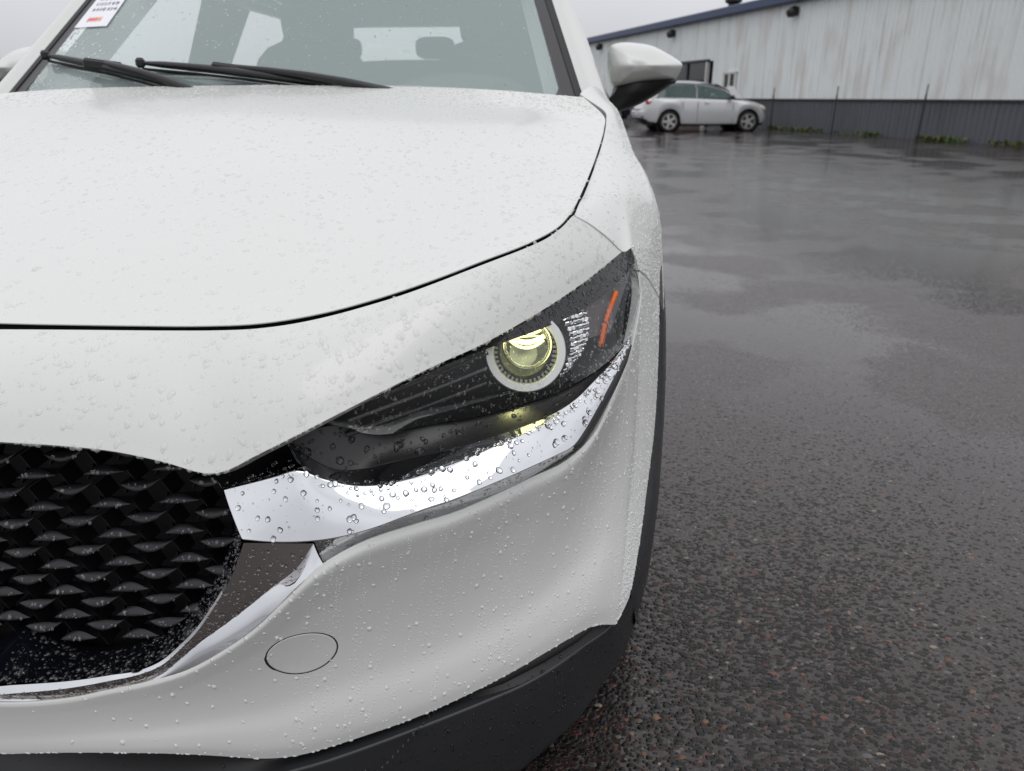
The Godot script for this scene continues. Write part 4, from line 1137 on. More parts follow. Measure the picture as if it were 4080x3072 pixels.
func headlight(side: int) -> void:
	var h := holder("headlight", car)
	var c := mirrored(Vector3(0.6838, 0.7305, -0.262), side)
	var sg := 1.0 if side == 0 else -1.0
	var lb: Dictionary = S.lens_border if side == 0 else flipped(S.lens_border)
	var le: Dictionary = S.lens if side == 0 else flipped(S.lens)
	part("lens_border", panel(lb, {"right": 0.01, "top": 0.012}, 0.001), M.piano_black, h)
	part("lens", panel(le, {}, 0.001), M.lens_clear, h)
	# bucket behind the lens
	var b := bag()
	var back := {"p": [], "n": le.n, "nu": le.nu, "nv": le.nv}
	for j in le.nv:
		var l := PackedVector3Array()
		for i in le.nu:
			var u: float = float(i) / (le.nu - 1)
			var v: float = float(j) / (le.nv - 1)
			var d := pow(4.0 * v * (1.0 - v), 0.10) * pow(4.0 * u * (1.0 - u), 0.25) * 0.105
			l.append(le.p[j][i] + Vector3(-0.12 * sg * d, -0.12 * d * v, -d) + le.n[j][i] * -0.002)
		back.p.append(l)
	skin(b, back)
	part("bucket", commit(b), M.lamp_dark, h)
	# daytime ring, a flat satin band with a chamfered inner wall
	var ax := Basis(Vector3.RIGHT, PI / 2) * Basis()
	ax = Basis(Vector3.UP, 0.14 * sg) * Basis(Vector3.RIGHT, -0.36) * ax
	var rb := bag()
	lathe(rb, [Vector2(0.0562, -0.012), Vector2(0.0562, 0.004), Vector2(0.0548, 0.006), Vector2(0.0455, 0.006), Vector2(0.0440, 0.004), Vector2(0.0424, -0.014)], ax, c, 64, -0.85, 4.0)
	part("bezel_ring", commit(rb), M.satin_silver, h)
	# notched inner collar
	var kb := bag()
	for k in 40:
		var a := TAU * k / 40
		var dir := ax * Vector3(cos(a), 0, sin(a))
		var bs := Basis(dir, ax.y, dir.cross(ax.y))
		box(kb, c + dir * 0.0415 - ax.y * 0.008, Vector3(0.006, 0.010, 0.0036), bs, 0.0)
	part("collar", commit(kb), M.collar_grey, h)
	# bowl, light strips and the projector's glass
	var pc := c + ax * Vector3(0.003 * sg, -0.005, -0.010)
	var ob := bag()
	lathe(ob, [Vector2(0.0435, -0.010), Vector2(0.037, -0.016), Vector2(0.034, -0.030), Vector2(0.020, -0.040), Vector2(0.0, -0.043)], ax, c, 48)
	part("reflector_bowl", commit(ob), M.lamp_bowl if side == 0 else M.reflector, h)
	var rim := bag()
	lathe(rim, [Vector2(0.0345, -0.012), Vector2(0.0350, 0.003), Vector2(0.0338, 0.006), Vector2(0.0322, 0.003), Vector2(0.0320, -0.012)], ax, pc, 56)
	part("projector_rim", commit(rim), M.reflector, h)
	for k in 3:
		var path := []
		var y0: float = [0.020, 0.0085, 0.001][k]
		var hw: float = [0.019, 0.0245, 0.0235][k]
		var sag: float = [0.006, 0.009, 0.011][k]
		for q in 17:
			var t := q / 8.0 - 1.0
			path.append(pc + ax * Vector3(t * hw, -0.010 + 0.004 * k * 0.3, 0) + Vector3(0, y0 - sag * (1.0 - t * t) + sag * 0.5, 0))
		var sb := bag()
		tube(sb, path, [0.0034, 0.0036, 0.0020][k], 8, Vector3.ONE)
		part("light_strip", commit(sb), M.glow if side == 0 else M.satin_silver, h)
	var gb := bag()
	var prof := []
	for q in 13:
		var a := q / 12.0 * 1.15
		prof.append(Vector2(0.0352 * sin(a) / sin(1.15), -0.004 + 0.022 * (cos(a) - cos(1.15)) / (1.0 - cos(1.15))))
	lathe(gb, prof, ax, pc, 40)
	part("projector_glass", commit(gb), M.lens_clear, h)
	# fluted mirror between the projector and the turn signal
	var fb := bag()
	var cols := 6
	var rows := 13
	for j in rows:
		for i in cols:
			var u := (i + 0.5) / cols
			var v := (j + 0.5) / rows
			var yy := 0.688 + 0.092 * v
			var p := Vector3(0.6838 + sqrt(0.0625 * 0.0625 - pow(clampf(yy - 0.7305, -0.055, 0.055), 2)) + (0.008 + 0.030 * v) * u, yy, -0.278 - 0.030 * u - 0.25 * (yy - 0.7))
			var bs := Basis.from_euler(Vector3(0.35 * sin(j * 1.9 + i), 0.55 + 0.35 * cos(i * 2.3 + j), 0.3 * sin(i * 3.1 + j * 0.7)))
			box(fb, mirrored(p, side), Vector3(0.0068, 0.0060, 0.004), bs, 0.001)
	part("fluted_reflector", commit(fb), M.reflector, h)
	# turn signal: a slim ribbed amber bar
	var tb := bag()
	var pa := []
	for q in 22:
		var t := q / 21.0
		pa.append(mirrored(Vector3(0.7905, 0.712, -0.350).lerp(Vector3(0.8125, 0.788, -0.384), t) + Vector3(-0.004 * sin(t * PI), 0, 0.004 * sin(t * PI)), side))
	var rad := []
	for q in 22: rad.append(0.0042 if q % 2 == 0 else 0.0033)
	tube(tb, pa, rad, 8)
	part("turn_signal", commit(tb), M.amber, h)
	# added grey plate imitating sky reflected in the lens, and dark steps
	var ib := bag()
	var q0 := [Vector3(0.757, 0.735, -0.300), Vector3(0.806, 0.725, -0.385), Vector3(0.836, 0.800, -0.455), Vector3(0.775, 0.800, -0.362)]
	var ids := []
	for p in q0: ids.append(mirrored(p, side))
	face(ib, ids)
	part("reflection_plate", commit(ib), M.lamp_grey, h)
	for k in 3:
		var sb := bag()
		var pth := []
		for q in 13:
			var t := q / 12.0
			pth.append(mirrored(Vector3(0.47 + 0.165 * t, 0.668 + 0.013 * k + (0.030 + 0.004 * k) * t + 0.006 * t * t, -0.108 - 0.012 * k - 0.098 * t), side))
		tube(sb, pth, 0.0022 if k else 0.0035, 6)
		part("light_bar", commit(sb), M.lamp_grey if k == 1 else M.lamp_dark, h)
	if side == 0:
		var lamp := OmniLight3D.new()
		lamp.name = "headlight_lamp"
		lamp.light_color = Color(1.0, 1.0, 0.70)
		lamp.light_energy = 0.0009
		lamp.light_size = 0.006
		lamp.omni_range = 30.0
		lamp.omni_attenuation = 2.0
		lamp.shadow_enabled = true
		lamp.position = pc + ax * Vector3(0, 0.026, 0)
		h.add_child(lamp)
		var beam := SpotLight3D.new()
		beam.name = "headlight_beam"
		beam.light_color = Color(1.0, 1.0, 0.66)
		beam.light_energy = 0.022
		beam.light_size = 0.008
		beam.spot_angle = 25.0
		beam.spot_range = 30.0
		beam.spot_attenuation = 2.0
		beam.shadow_enabled = true
		beam.position = pc + ax * Vector3(0, 0.024, 0)
		h.add_child(beam)
		beam.look_at_from_position(beam.position, beam.position + Vector3(0.004, -0.080, 0.066), Vector3.UP)

func lower_details() -> void:
	# the long slot above the lower bumper and a small ribbed marker beside it
	for side in 2:
		var b := bag()
		var path := [Vector3(0.605, 0.2795, -0.078), Vector3(0.66, 0.2905, -0.105), Vector3(0.715, 0.3005, -0.142), Vector3(0.765, 0.309, -0.185), Vector3(0.795, 0.315, -0.213)]
		var pp := []
		for p in path:
			var q: Array = on_surface(S.gloss, p.x, p.y)
			pp.append(mirrored(q[0] + q[1] * 0.001, side))
		tube(b, pp, [0.003, 0.009, 0.010, 0.009, 0.003], 8, Vector3(1, 1, 0.5))
		part("slot", commit(b), M.dark_plate, car)
		var rb := bag()
		for k in 16:
			var x := 0.512 + 0.0052 * k
			var q: Array = on_surface(S.gloss, x, 0.2535 + 0.0016 * k)
			box(rb, mirrored(q[0] + q[1] * 0.001, side), Vector3(0.0026, 0.011, 0.004), Basis(), 0.0006)
		part("ribbed_marker", commit(rb), M.trim_black, car)

func tow_cover() -> void:
	var c := Vector2(0.4195, 0.4065)
	var b := bag()
	var gb := bag()
	var rings := [0.0, 0.35, 0.7, 0.93, 0.975, 1.0]
	var lift := [0.0006, 0.0006, 0.0006, 0.0006, 0.0003, -0.0015]
	var last := -1
	var glast := -1
	var seg := 64
	for r in rings.size():
		var first: int = b.v.size()
		for s in seg + 1:
			var a := TAU * (s % seg) / seg
			var q: Array = on_surface(S.bumper, c.x + 0.0425 * rings[r] * cos(a), c.y + rings[r] * (0.0325 * sin(a) + 0.0048 * cos(a)))
			var dir := Vector3(cos(a), sin(a), 0)
			var n: Vector3 = q[1]
			if r >= 4: n = (n + dir * (0.8 if r == 4 else 2.0)).normalized()
			vert(b, q[0] + q[1] * lift[r], n)
		if last >= 0:
			for s in seg: quad(b, last + s, last + s + 1, first + s + 1, first + s)
		last = first
	for r in 2:
		var first: int = gb.v.size()
		for s in seg + 1:
			var a := TAU * (s % seg) / seg
			var k: float = [0.96, 1.022 if not (a > 3.0 and a < 3.75) else 1.05][r]
			var q: Array = on_surface(S.bumper, c.x + 0.0425 * k * cos(a), c.y + k * (0.0325 * sin(a) + 0.0048 * cos(a)))
			vert(gb, q[0] + q[1] * 0.00018, q[1])
		if glast >= 0:
			for s in seg: quad(gb, glast + s, glast + s + 1, first + s + 1, first + s)
		glast = first
	var t := holder("tow_cover", car)
	part("cap", commit(b), M.white_paint, t)
	part("gap", commit(gb), M.under_black, t)

# ------------------------------------------------------------------ cabin
func screen_pt(x: float, s: float) -> Vector3:       # windshield: x -1..1 across, s 0..1 up
	return Vector3(x * (0.768 - 0.155 * s), 1.03 + 0.43 * s - 0.012 * x * x * s, -1.14 - 0.10 * x * x - 0.46 * s)


func screen_patch(u0: float, u1: float, v0: float, v1: float, nu: int, nv: int) -> Dictionary:
	var rows := []
	for j in 5:
		var l := PackedVector3Array()
		for i in 9: l.append(screen_pt(lerpf(u0, u1, i / 8.0), lerpf(v0, v1, j / 4.0)))
		rows.append(l)
	return surface(rows, nu, nv, Vector3(0, 0.5, 1))

func strip(a: Array, c: Array, n: int, out: Vector3) -> Dictionary:       # a patch between two rails
	return surface([PackedVector3Array(a), PackedVector3Array(c)], n, 6, out)

func build_cabin() -> void:
	S.screen = screen_patch(-0.93, 0.93, 0.05, 1.0, 50, 40)
	var ws := holder("windshield", car)
	part("glass", panel(S.screen), M.windshield, ws)
	# black printed border along the sides and the foot of the glass
	for sd in [-1.0, 1.0]:
		var q := screen_patch(sd * 0.935, sd * 1.0, 0.05, 1.0, 6, 30)
		part("border", panel(q), M.frit, ws)
	var bb := bag()
	skin(bb, screen_patch(-1.0, 1.0, -0.12, 0.05, 50, 8))
	# rounded inner corners of the print
	for sd in [-1.0, 1.0]:
		var p0 := screen_pt(sd * 0.935, 0.05)
		var mid := vert(bb, p0 + Vector3(0, 0.001, 0.002), Vector3(0, 0.6, 0.8))
		var first: int = bb.v.size()
		for k in 9:
			var a := k / 8.0 * PI / 2
			var e := screen_pt(sd * (0.935 - 0.075 * (1.0 - sin(a))), 0.05 + 0.10 * (1.0 - cos(a)))
			vert(bb, e + Vector3(0, 0.001, 0.002), Vector3(0, 0.6, 0.8))
		for k in 8: tri(bb, mid, first + k, first + k + 1)
	part("foot_border", commit(bb), M.frit, ws)
	sticker(ws)
	# cowl under the wipers
	part("cowl", one_box(Vector3(0, 1.0, -1.13), Vector3(1.4, 0.05, 0.16), 0.02), M.trim_black, car)
	# pillars: white outside; inside, trim paled to imitate the bright side window
	for side in 2:
		var s := 1.0 if side == 0 else -1.0
		var a := []
		var c := []
		var d := []
		for k in 7:
			var t := -0.05 + k / 6.0 * 1.06
			var p := screen_pt(1.0, t)
			a.append(mirrored(p + Vector3(0.004, 0.0, 0.004), side))
			c.append(mirrored(p + Vector3(0.058 - 0.004 * t, 0.012 - 0.01 * t, -0.035), side))
			d.append(mirrored(p + Vector3(0.072 - 0.004 * t, -0.012, -0.115), side))
		var rows := [PackedVector3Array(a), PackedVector3Array(), PackedVector3Array(c), PackedVector3Array(d)]
		for k in 7: rows[1].append((a[k] + c[k]) * 0.5 + mirrored(Vector3(0.004, 0.009, 0.010), side))
		var ps := surface(rows, 24, 16, Vector3(s, 0.3, 0.6))
		part("windshield_pillar", panel(ps, {"top": 0.02}, 0.002), M.white_paint, car)
		var g0 := []
		var g1 := []
		for k in 7:
			var t := -0.05 + k / 6.0 * 1.06
			g0.append(mirrored(screen_pt(1.0, t) + Vector3(0.0005, -0.001, 0.004), side))
			g1.append(mirrored(screen_pt(1.0, t) + Vector3(-0.016, 0.002, 0.006), side))
		part("pillar_seal", panel(strip(g0, g1, 20, Vector3(0, 0.3, 1))), M.rubber, car)
		var i0 := []
		var i1 := []
		for k in 7:
			var t := k / 6.0
			i0.append(mirrored(screen_pt(0.985, t) + Vector3(-0.01, -0.01, -0.05), side))
			i1.append(mirrored(screen_pt(0.90, t) + Vector3(-0.02, -0.012, -0.16 - 0.05 * t), side))
		part("pillar_trim", panel(strip(i0, i1, 20, Vector3(-s, 0, 0.3))), M.cabin_trim, car)
	# sides above the belt: frames round the two side windows, and their glass
	for side in 2:
		side_glass(side)
	# roof, tailgate with its window
	var rr := []
	for k in 6:
		var t := k / 5.0
		var l := PackedVector3Array()
		for i in 9:
			var u := i / 4.0 - 1.0
			l.append(Vector3(u * (0.615 - 0.03 * t), 1.452 + 0.075 * sin(minf(t * 1.5, 1.0) * PI * 0.5) - 0.055 * t * t * t - 0.018 * u * u, lerpf(-1.60, -3.75, t) - (0.10 * u * u if k == 0 else 0.0)))
		rr.append(l)
	var rs := surface(rr, 30, 40, Vector3.UP)
	part("roof", panel(rs, {"left": 0.03, "right": 0.03}, 0.01), M.white_paint, car)
	var rl := bag()
	skin(rl, rs, -0.045)
	part("headliner", commit(rl), M.cabin_dark, car)
	var tg := bag()
	# tailgate frame round the window opening (x -0.50..0.50, y 1.225..1.405)
	var z := -3.78
	for q in [[-0.62, 1.42, -0.62, 0.62, 1.42, 1.48], [0, 0, 0.52, 0.66, 1.10, 1.42], [0, 0, -0.66, -0.52, 1.10, 1.42], [0, 0, -0.66, 0.66, 1.04, 1.218]]:
		box(tg, Vector3((q[2] + q[3]) / 2, (q[4] + q[5]) / 2, z), Vector3(absf(q[3] - q[2]), q[5] - q[4], 0.05))
	box(tg, Vector3(0, 0.72, -4.10), Vector3(1.50, 0.62, 0.30), Basis(), 0.10)
	box(tg, Vector3(0, 0.95, -3.92), Vector3(1.40, 0.22, 0.30), Basis(), 0.06)
	part("tailgate", commit(tg), M.white_paint, car)
	part("rear_window", one_box(Vector3(0, 1.315, z), Vector3(1.04, 0.21, 0.006)), M.side_glass, car)
	# dashboard, seats
	var db := bag()
	ellipsoid(db, Vector3(0, 1.00, -1.62), Vector3(0.70, 0.092, 0.30), 3.0, Basis(), 40, 14)
	part("dashboard", commit(db), M.cabin_trim, car)
	var hb := bag()
	ellipsoid(hb, Vector3(0.40, 1.05, -1.66), Vector3(0.20, 0.075, 0.14), 2.4)
	part("instrument_hood", commit(hb), M.cabin_dark, car)
	var floor_b := bag()
	box(floor_b, Vector3(0, 0.32, -2.5), Vector3(1.5, 0.04, 2.8))
	box(floor_b, Vector3(0, 0.70, -1.45), Vector3(1.5, 0.72, 0.06))
	box(floor_b, Vector3(0, 0.80, -3.62), Vector3(1.36, 0.80, 0.10))
	part("cabin_floor", commit(floor_b), M.cabin_dark, car)
	for k in 2:
		var x: float = [-0.31, 0.415][k]
		var st := holder("front_seat", car)
		var b := bag()
		ellipsoid(b, Vector3(x, 0.90, -2.46), Vector3(0.255, 0.375, 0.085), 3.2, Basis(Vector3.RIGHT, 0.22))
		part("backrest", commit(b), M.seat_cloth, st)
		var c := bag()
		ellipsoid(c, Vector3(x, 0.55, -2.15), Vector3(0.26, 0.09, 0.30), 3.2)
		part("cushion", commit(c), M.seat_cloth, st)
		var d := bag()
		ellipsoid(d, Vector3(x, 1.335, -2.53), Vector3(0.145, 0.115, 0.06), 3.0, Basis(Vector3.RIGHT, 0.15))
		part("headrest", commit(d), M.seat_cloth, st)
	var rb := holder("rear_seat", car)
	var b2 := bag()
	ellipsoid(b2, Vector3(0, 0.90, -3.35), Vector3(0.66, 0.335, 0.10), 4.0, Basis(Vector3.RIGHT, 0.2), 40, 16)
	part("backrest", commit(b2), M.seat_cloth, rb)
	for x in [-0.46, 0.02, 0.46]:
		var d := bag()
		ellipsoid(d, Vector3(x, 1.29, -3.36), Vector3(0.098, 0.052, 0.045), 3.6)
		if x == 0.02:
			for e in [-0.05, 0.05]: tube(d, [Vector3(x + e, 1.18, -3.36), Vector3(x + e, 1.27, -3.36)], 0.006, 8)
		part("headrest", commit(d), M.seat_cloth, rb)

func side_pt(z: float, v: float) -> Vector3:       # the car's side from the belt (v 0) to the roof rail (v 1)
	var top := 1.405 - 0.05 * clampf((-z - 2.9) / 0.9, 0, 1)
	var front := clampf((-z - 1.30) / 0.72, 0.0, 1.0)       # the screen pillar comes down to the belt
	top = lerpf(1.10, top, front)
	var bot := 1.135 + 0.03 * clampf((-z - 1.4) / 2.2, 0, 1)
	var y := lerpf(bot, maxf(top, bot + 0.004), v)
	return Vector3(lerpf(0.735, 0.625, (y - 1.10) / 0.30) - 0.05 * clampf((-z - 3.0) / 0.8, 0, 1), y, z)

func side_glass(side: int) -> void:
	# outline rails of the side: belt and roof; windows are openings between the posts
	var win := holder("side_window", car)
	for q in [[-1.56, -2.24], [-2.60, -3.04]]:
		var rows := []
		for j in 5:
			var l := PackedVector3Array()
			for i in 9:
				var z := lerpf(q[0], q[1], i / 8.0)
				l.append(mirrored(side_pt(z - 0.09 * (j / 4.0) * (1.0 if q[0] < -2.0 else 0.25) + 0.05, j / 4.0), side))
			rows.append(l)
		part("pane", panel(surface(rows, 24, 12, Vector3(1.0 if side == 0 else -1.0, 0, 0))), M.side_glass, win)
	var door := bag()
	# posts behind each window, roof rail and belt
	for q in [[-2.24, -2.60], [-3.04, -3.80]]:
		var rows := []
		for j in 5:
			var l := PackedVector3Array()
			for i in 5:
				var z := lerpf(q[0], q[1], i / 4.0)
				l.append(mirrored(side_pt(z - 0.09 * (j / 4.0) * (0.25 + 0.75 * (i / 4.0) if q[0] > -3.0 else 1.0 - i / 4.0) + 0.05, j / 4.0), side))
			rows.append(l)
		skin(door, surface(rows, 12, 12, Vector3(1.0 if side == 0 else -1.0, 0, 0)))
	part("door_post", commit(door), M.rubber, car)
	var rail := []
	var belt := []
	for k in 14:
		var z := lerpf(-2.02, -3.80, k / 13.0)
		rail.append(side_pt(z, 1.0))
	var rr := bag()
	var pts := []
	for p in rail: pts.append(mirrored(p + Vector3(0.0, 0.025, 0), side))
	tube(rr, pts, 0.034, 10)
	part("roof_rail", commit(rr), M.white_paint, car)
	# doors and rear quarter below the belt
	var rows2 := []
	for q in [[0.62, 0.20], [0.86, 0.30], [0.892, 0.55], [0.885, 0.80], [0.835, 0.97], [0.745, 1.10], [0.728, 1.142]]:
		var l := PackedVector3Array()
		for i in 12:
			var z := lerpf(-1.36, -4.18, i / 11.0)
			var tuck := 0.10 * pow(clampf((-z - 3.4) / 0.8, 0, 1), 2)
			l.append(mirrored(Vector3(q[0] - tuck - (0.05 * clampf((z + 1.62) / 0.3, 0, 1) if q[1] > 0.7 else 0.0), q[1], z), side))
		rows2.append(l)
	var ds := surface(rows2, 40, 24, Vector3(1.0 if side == 0 else -1.0, 0, 0))
	part("door", panel(ds, {}, 0.002), M.white_paint, car)
	part("door_handle", one_box(mirrored(Vector3(0.893, 0.86, -2.25), side), Vector3(0.03, 0.03, 0.19), 0.012), M.white_paint, car)

func sticker(ws: Node) -> void:
	# a paper notice stuck behind the glass: faint handwriting and a red line at its foot
	var im := Image.create(512, 256, false, Image.FORMAT_RGB8)
	im.fill(Color(0.93, 0.93, 0.95))
	var r := RandomNumberGenerator.new()
	r.seed = 9
	for row in 5:
		var x := 70 + r.randi() % 30
		while x < 430:
			var wl := r.randi_range(22, 60)
			var y := 40.0 + row * 30
			for k in wl:
				var yy := y + sin(k * 0.75 + row) * 6.0 + r.randf_range(-4, 4)
				im.fill_rect(Rect2i(x + k, int(yy), 4, 4), Color(0.30, 0.30, 0.34))
			x += wl + r.randi_range(12, 26)
	for k in 230:
		var yy := 212.0 + sin(k * 0.42) * 7.0 + r.randf_range(-4, 4)
		im.fill_rect(Rect2i(120 + k, int(yy), 5, 9), Color(0.86, 0.42, 0.38) if k < 160 else Color(0.88, 0.62, 0.45))
	var m := mat("paper_notice", Color.WHITE, 0.8)
	m.albedo_texture = ImageTexture.create_from_image(im)
	var q := screen_patch(-0.935, -0.775, 0.49, 0.80, 12, 12)
	var b := bag()
	for j in q.nv:
		for i in q.nu:
			vert(b, q.p[j][i] + q.n[j][i] * 0.003, q.n[j][i], Vector2(float(i) / (q.nu - 1), 1.0 - float(j) / (q.nv - 1)))
	for j in q.nv - 1:
		for i in q.nu - 1:
			var a: int = j * q.nu + i
			quad(b, a, a + 1, a + q.nu + 1, a + q.nu)
	var o := part("paper_notice", commit(b), m, ws)
	tag(o, "white paper notice with dark handwriting and a red line")

func build_mirrors() -> void:
	for side in 2:
		var h := holder("door_mirror", car)
		# cap: nested outlines from the front face to the rear rim; a soft crease runs across the front
		var outline := [Vector2(0.829, 1.175), Vector2(0.838, 1.196), Vector2(0.868, 1.2035), Vector2(0.905, 1.2025), Vector2(0.952, 1.195), Vector2(1.000, 1.174), Vector2(1.036, 1.153), Vector2(1.042, 1.140), Vector2(1.032, 1.115), Vector2(1.018, 1.103), Vector2(0.955, 1.096), Vector2(0.872, 1.089), Vector2(0.846, 1.090), Vector2(0.832, 1.120)]
		var c := Vector2(0.915, 1.140)
		var b := bag()
		var depth := [[0.0, 0.060], [0.35, 0.056], [0.62, 0.046], [0.82, 0.030], [0.94, 0.012], [1.0, -0.010], [1.01, -0.060], [0.99, -0.085], [0.94, -0.085]]
		var rings := []
		var n := 56
		var pl := PackedVector3Array()
		for q in outline: pl.append(Vector3(q.x, q.y, 0))
		pl.append(pl[0])
		var ring := spline(pl, n + 1)
		for d in depth:
			var l := PackedVector3Array()
			for k in n + 1:
				var p := Vector2(ring[k % n].x, ring[k % n].y)
				var v: Vector2 = c + (p - c) * d[0]
				var cr := absf(v.y - 1.1405)
				var zz: float = d[1] + (0.012 * exp(-cr * cr / 0.00016) * (1.0 - d[0]) if d[0] < 1.0 else 0.0) - 0.30 * cr * (1.0 if d[0] < 0.95 else 0.6) - 0.16 * (v.x - 0.915)
				l.append(mirrored(Vector3(v.x, v.y, -1.60 + zz), side))
			rings.append(l)
		var s := {"p": rings, "n": [], "nu": n + 1, "nv": rings.size()}
		for j in rings.size():
			var l := PackedVector3Array()
			for k in n + 1:
				var du: Vector3 = rings[j][(k + 1) % n] - rings[j][(k - 1 + n) % n]
				var dv: Vector3 = rings[mini(j + 1, rings.size() - 1)][k] - rings[maxi(j - 1, 0)][k]
				var m := du.cross(dv).normalized()
				if j == 0: m = Vector3(0, 0, 1)
				elif m.dot(rings[j][k] - mirrored(Vector3(c.x, c.y, -1.66), side)) < 0: m = -m
				l.append(m)
			s.n.append(l)
		skin(b, s)
		part("cap", commit(b), M.white_paint, h)
		if side == 0: S.mirror = s
		var g := bag()
		ellipsoid(g, mirrored(Vector3(0.935, 1.14, -1.682), side), Vector3(0.088, 0.042, 0.004), 3.5)
		part("mirror_glass", commit(g), M.reflector, h)
		# black foot: a tapering arm that sweeps up from the door to the cap
		var fb := bag()
		var rails := [[[0.862, 1.093, -1.60], [0.846, 1.064, -1.60], [0.815, 1.045, -1.62], [0.780, 1.05, -1.64]],
			[[0.930, 1.098, -1.575], [0.905, 1.066, -1.58], [0.862, 1.036, -1.60], [0.795, 1.022, -1.63]],
			[[1.016, 1.104, -1.60], [0.958, 1.064, -1.60], [0.895, 1.030, -1.62], [0.80, 1.005, -1.64]],
			[[1.016, 1.100, -1.67], [0.955, 1.058, -1.66], [0.890, 1.028, -1.66], [0.80, 1.005, -1.69]],
			[[0.862, 1.090, -1.68], [0.850, 1.060, -1.68], [0.820, 1.045, -1.68], [0.780, 1.05, -1.69]],
			[[0.862, 1.093, -1.60], [0.846, 1.064, -1.60], [0.815, 1.045, -1.62], [0.780, 1.05, -1.64]]]
		var rows := []
		for r in rails:
			var l := PackedVector3Array()
			for p in r: l.append(mirrored(Vector3(p[0], p[1], p[2]), side))
			rows.append(l)
		skin(fb, surface(rows, 18, 30, mirrored(Vector3(0.3, -0.3, 1), side)))
		part("foot", commit(fb), M.wiper_black, h)
		var pb := bag()
		ellipsoid(pb, mirrored(Vector3(0.940, 1.094, -1.63), side), Vector3(0.088, 0.012, 0.045), 2.6, Basis(Vector3.BACK, 0.09 if side == 0 else -0.09))
		part("lower_shell", commit(pb), M.wiper_black, h)
		# white sail corner of the door in front of the foot
		part("door_corner", one_box(mirrored(Vector3(0.795, 1.062, -1.52), side), Vector3(0.02, 0.05, 0.13), 0.008), M.white_paint, car)

func build_wipers() -> void:
	for k in 2:
		var w := holder("wiper", car)
		# tip, joint, and far end of each blade, a little proud of the glass
		var a: Vector3 = [screen_pt(-0.925, 0.285) , screen_pt(-0.49, 0.225)][k] + Vector3(0, 0.014, 0.020)
		var c: Vector3 = [screen_pt(-0.28, 0.09), screen_pt(0.27, 0.09)][k] + Vector3(0, 0.010, 0.018)
		var blade := []
		for q in 9:
			var t := q / 8.0
			var p := a.lerp(c, t)
			blade.append(p + Vector3(0, 0.006 * sin(t * PI), 0.030 * sin(t * PI) * (1.0 if k == 1 else 0.6)))
		var b := bag()
		tube(b, blade, [0.004, 0.008, 0.009, 0.0095, 0.0095, 0.009, 0.009, 0.008, 0.006], 8, Vector3(1, 1.0, 0.7))
		part("blade", commit(b), M.wiper_black, w)
		var rb := bag()
		var edge_pts := []
		for p in blade: edge_pts.append(p + Vector3(0, -0.014, -0.008))
		tube(rb, edge_pts, 0.0035, 6)
		part("rubber_edge", commit(rb), M.rubber, w)
		var arm := []
		var j := a.lerp(c, 0.46)
		var piv: Vector3 = [Vector3(-0.05, 1.02, -1.13), Vector3(0.50, 1.02, -1.15)][k]
		for q in 7:
			var t := q / 6.0
			arm.append(j.lerp(piv, t) + Vector3(0, 0.016 * (1.0 - t) + 0.018 * sin(t * PI), 0.03 * sin(t * PI) + 0.012))
		var ab := bag()
		tube(ab, arm, [0.007, 0.008, 0.009, 0.010, 0.011, 0.013, 0.015], 8)
		part("arm", commit(ab), M.wiper_black, w)
		part("joint", one_box(j + Vector3(0, 0.010, 0.014), Vector3(0.10, 0.026, 0.022), 0.006, Basis(Vector3.BACK, -0.12)), M.wiper_black, w)
		part("end_cap", one_box(a, Vector3(0.022, 0.024, 0.020), 0.006), M.wiper_black, w)

func build_wheels_and_shell() -> void:
	for q in [[0.80, -0.90], [-0.80, -0.90], [0.80, -3.55], [-0.80, -3.55]]:
		wheel(car, Vector3(q[0], 0.335, q[1]), 0.335, 0.20, 1.0 if q[0] > 0 else -1.0, M.alloy_dark)
	var b := bag()
	box(b, Vector3(0, 0.42, -2.3), Vector3(1.40, 0.30, 3.6))
	box(b, Vector3(0, 0.36, -0.35), Vector3(1.30, 0.36, 0.30))
	part("underbody", commit(b), M.under_black, car)
	for sd in [1.0, -1.0]:
		var ab := bag()
		for z in [-0.90, -3.55]:
			lathe(ab, [Vector2(0.40, -0.20), Vector2(0.40, 0.0)], Basis(Vector3.BACK, -PI / 2 * sd), Vector3(0.845 * sd, 0.335, z), 30)
		part("wheel_well", commit(ab), M.under_black, car)

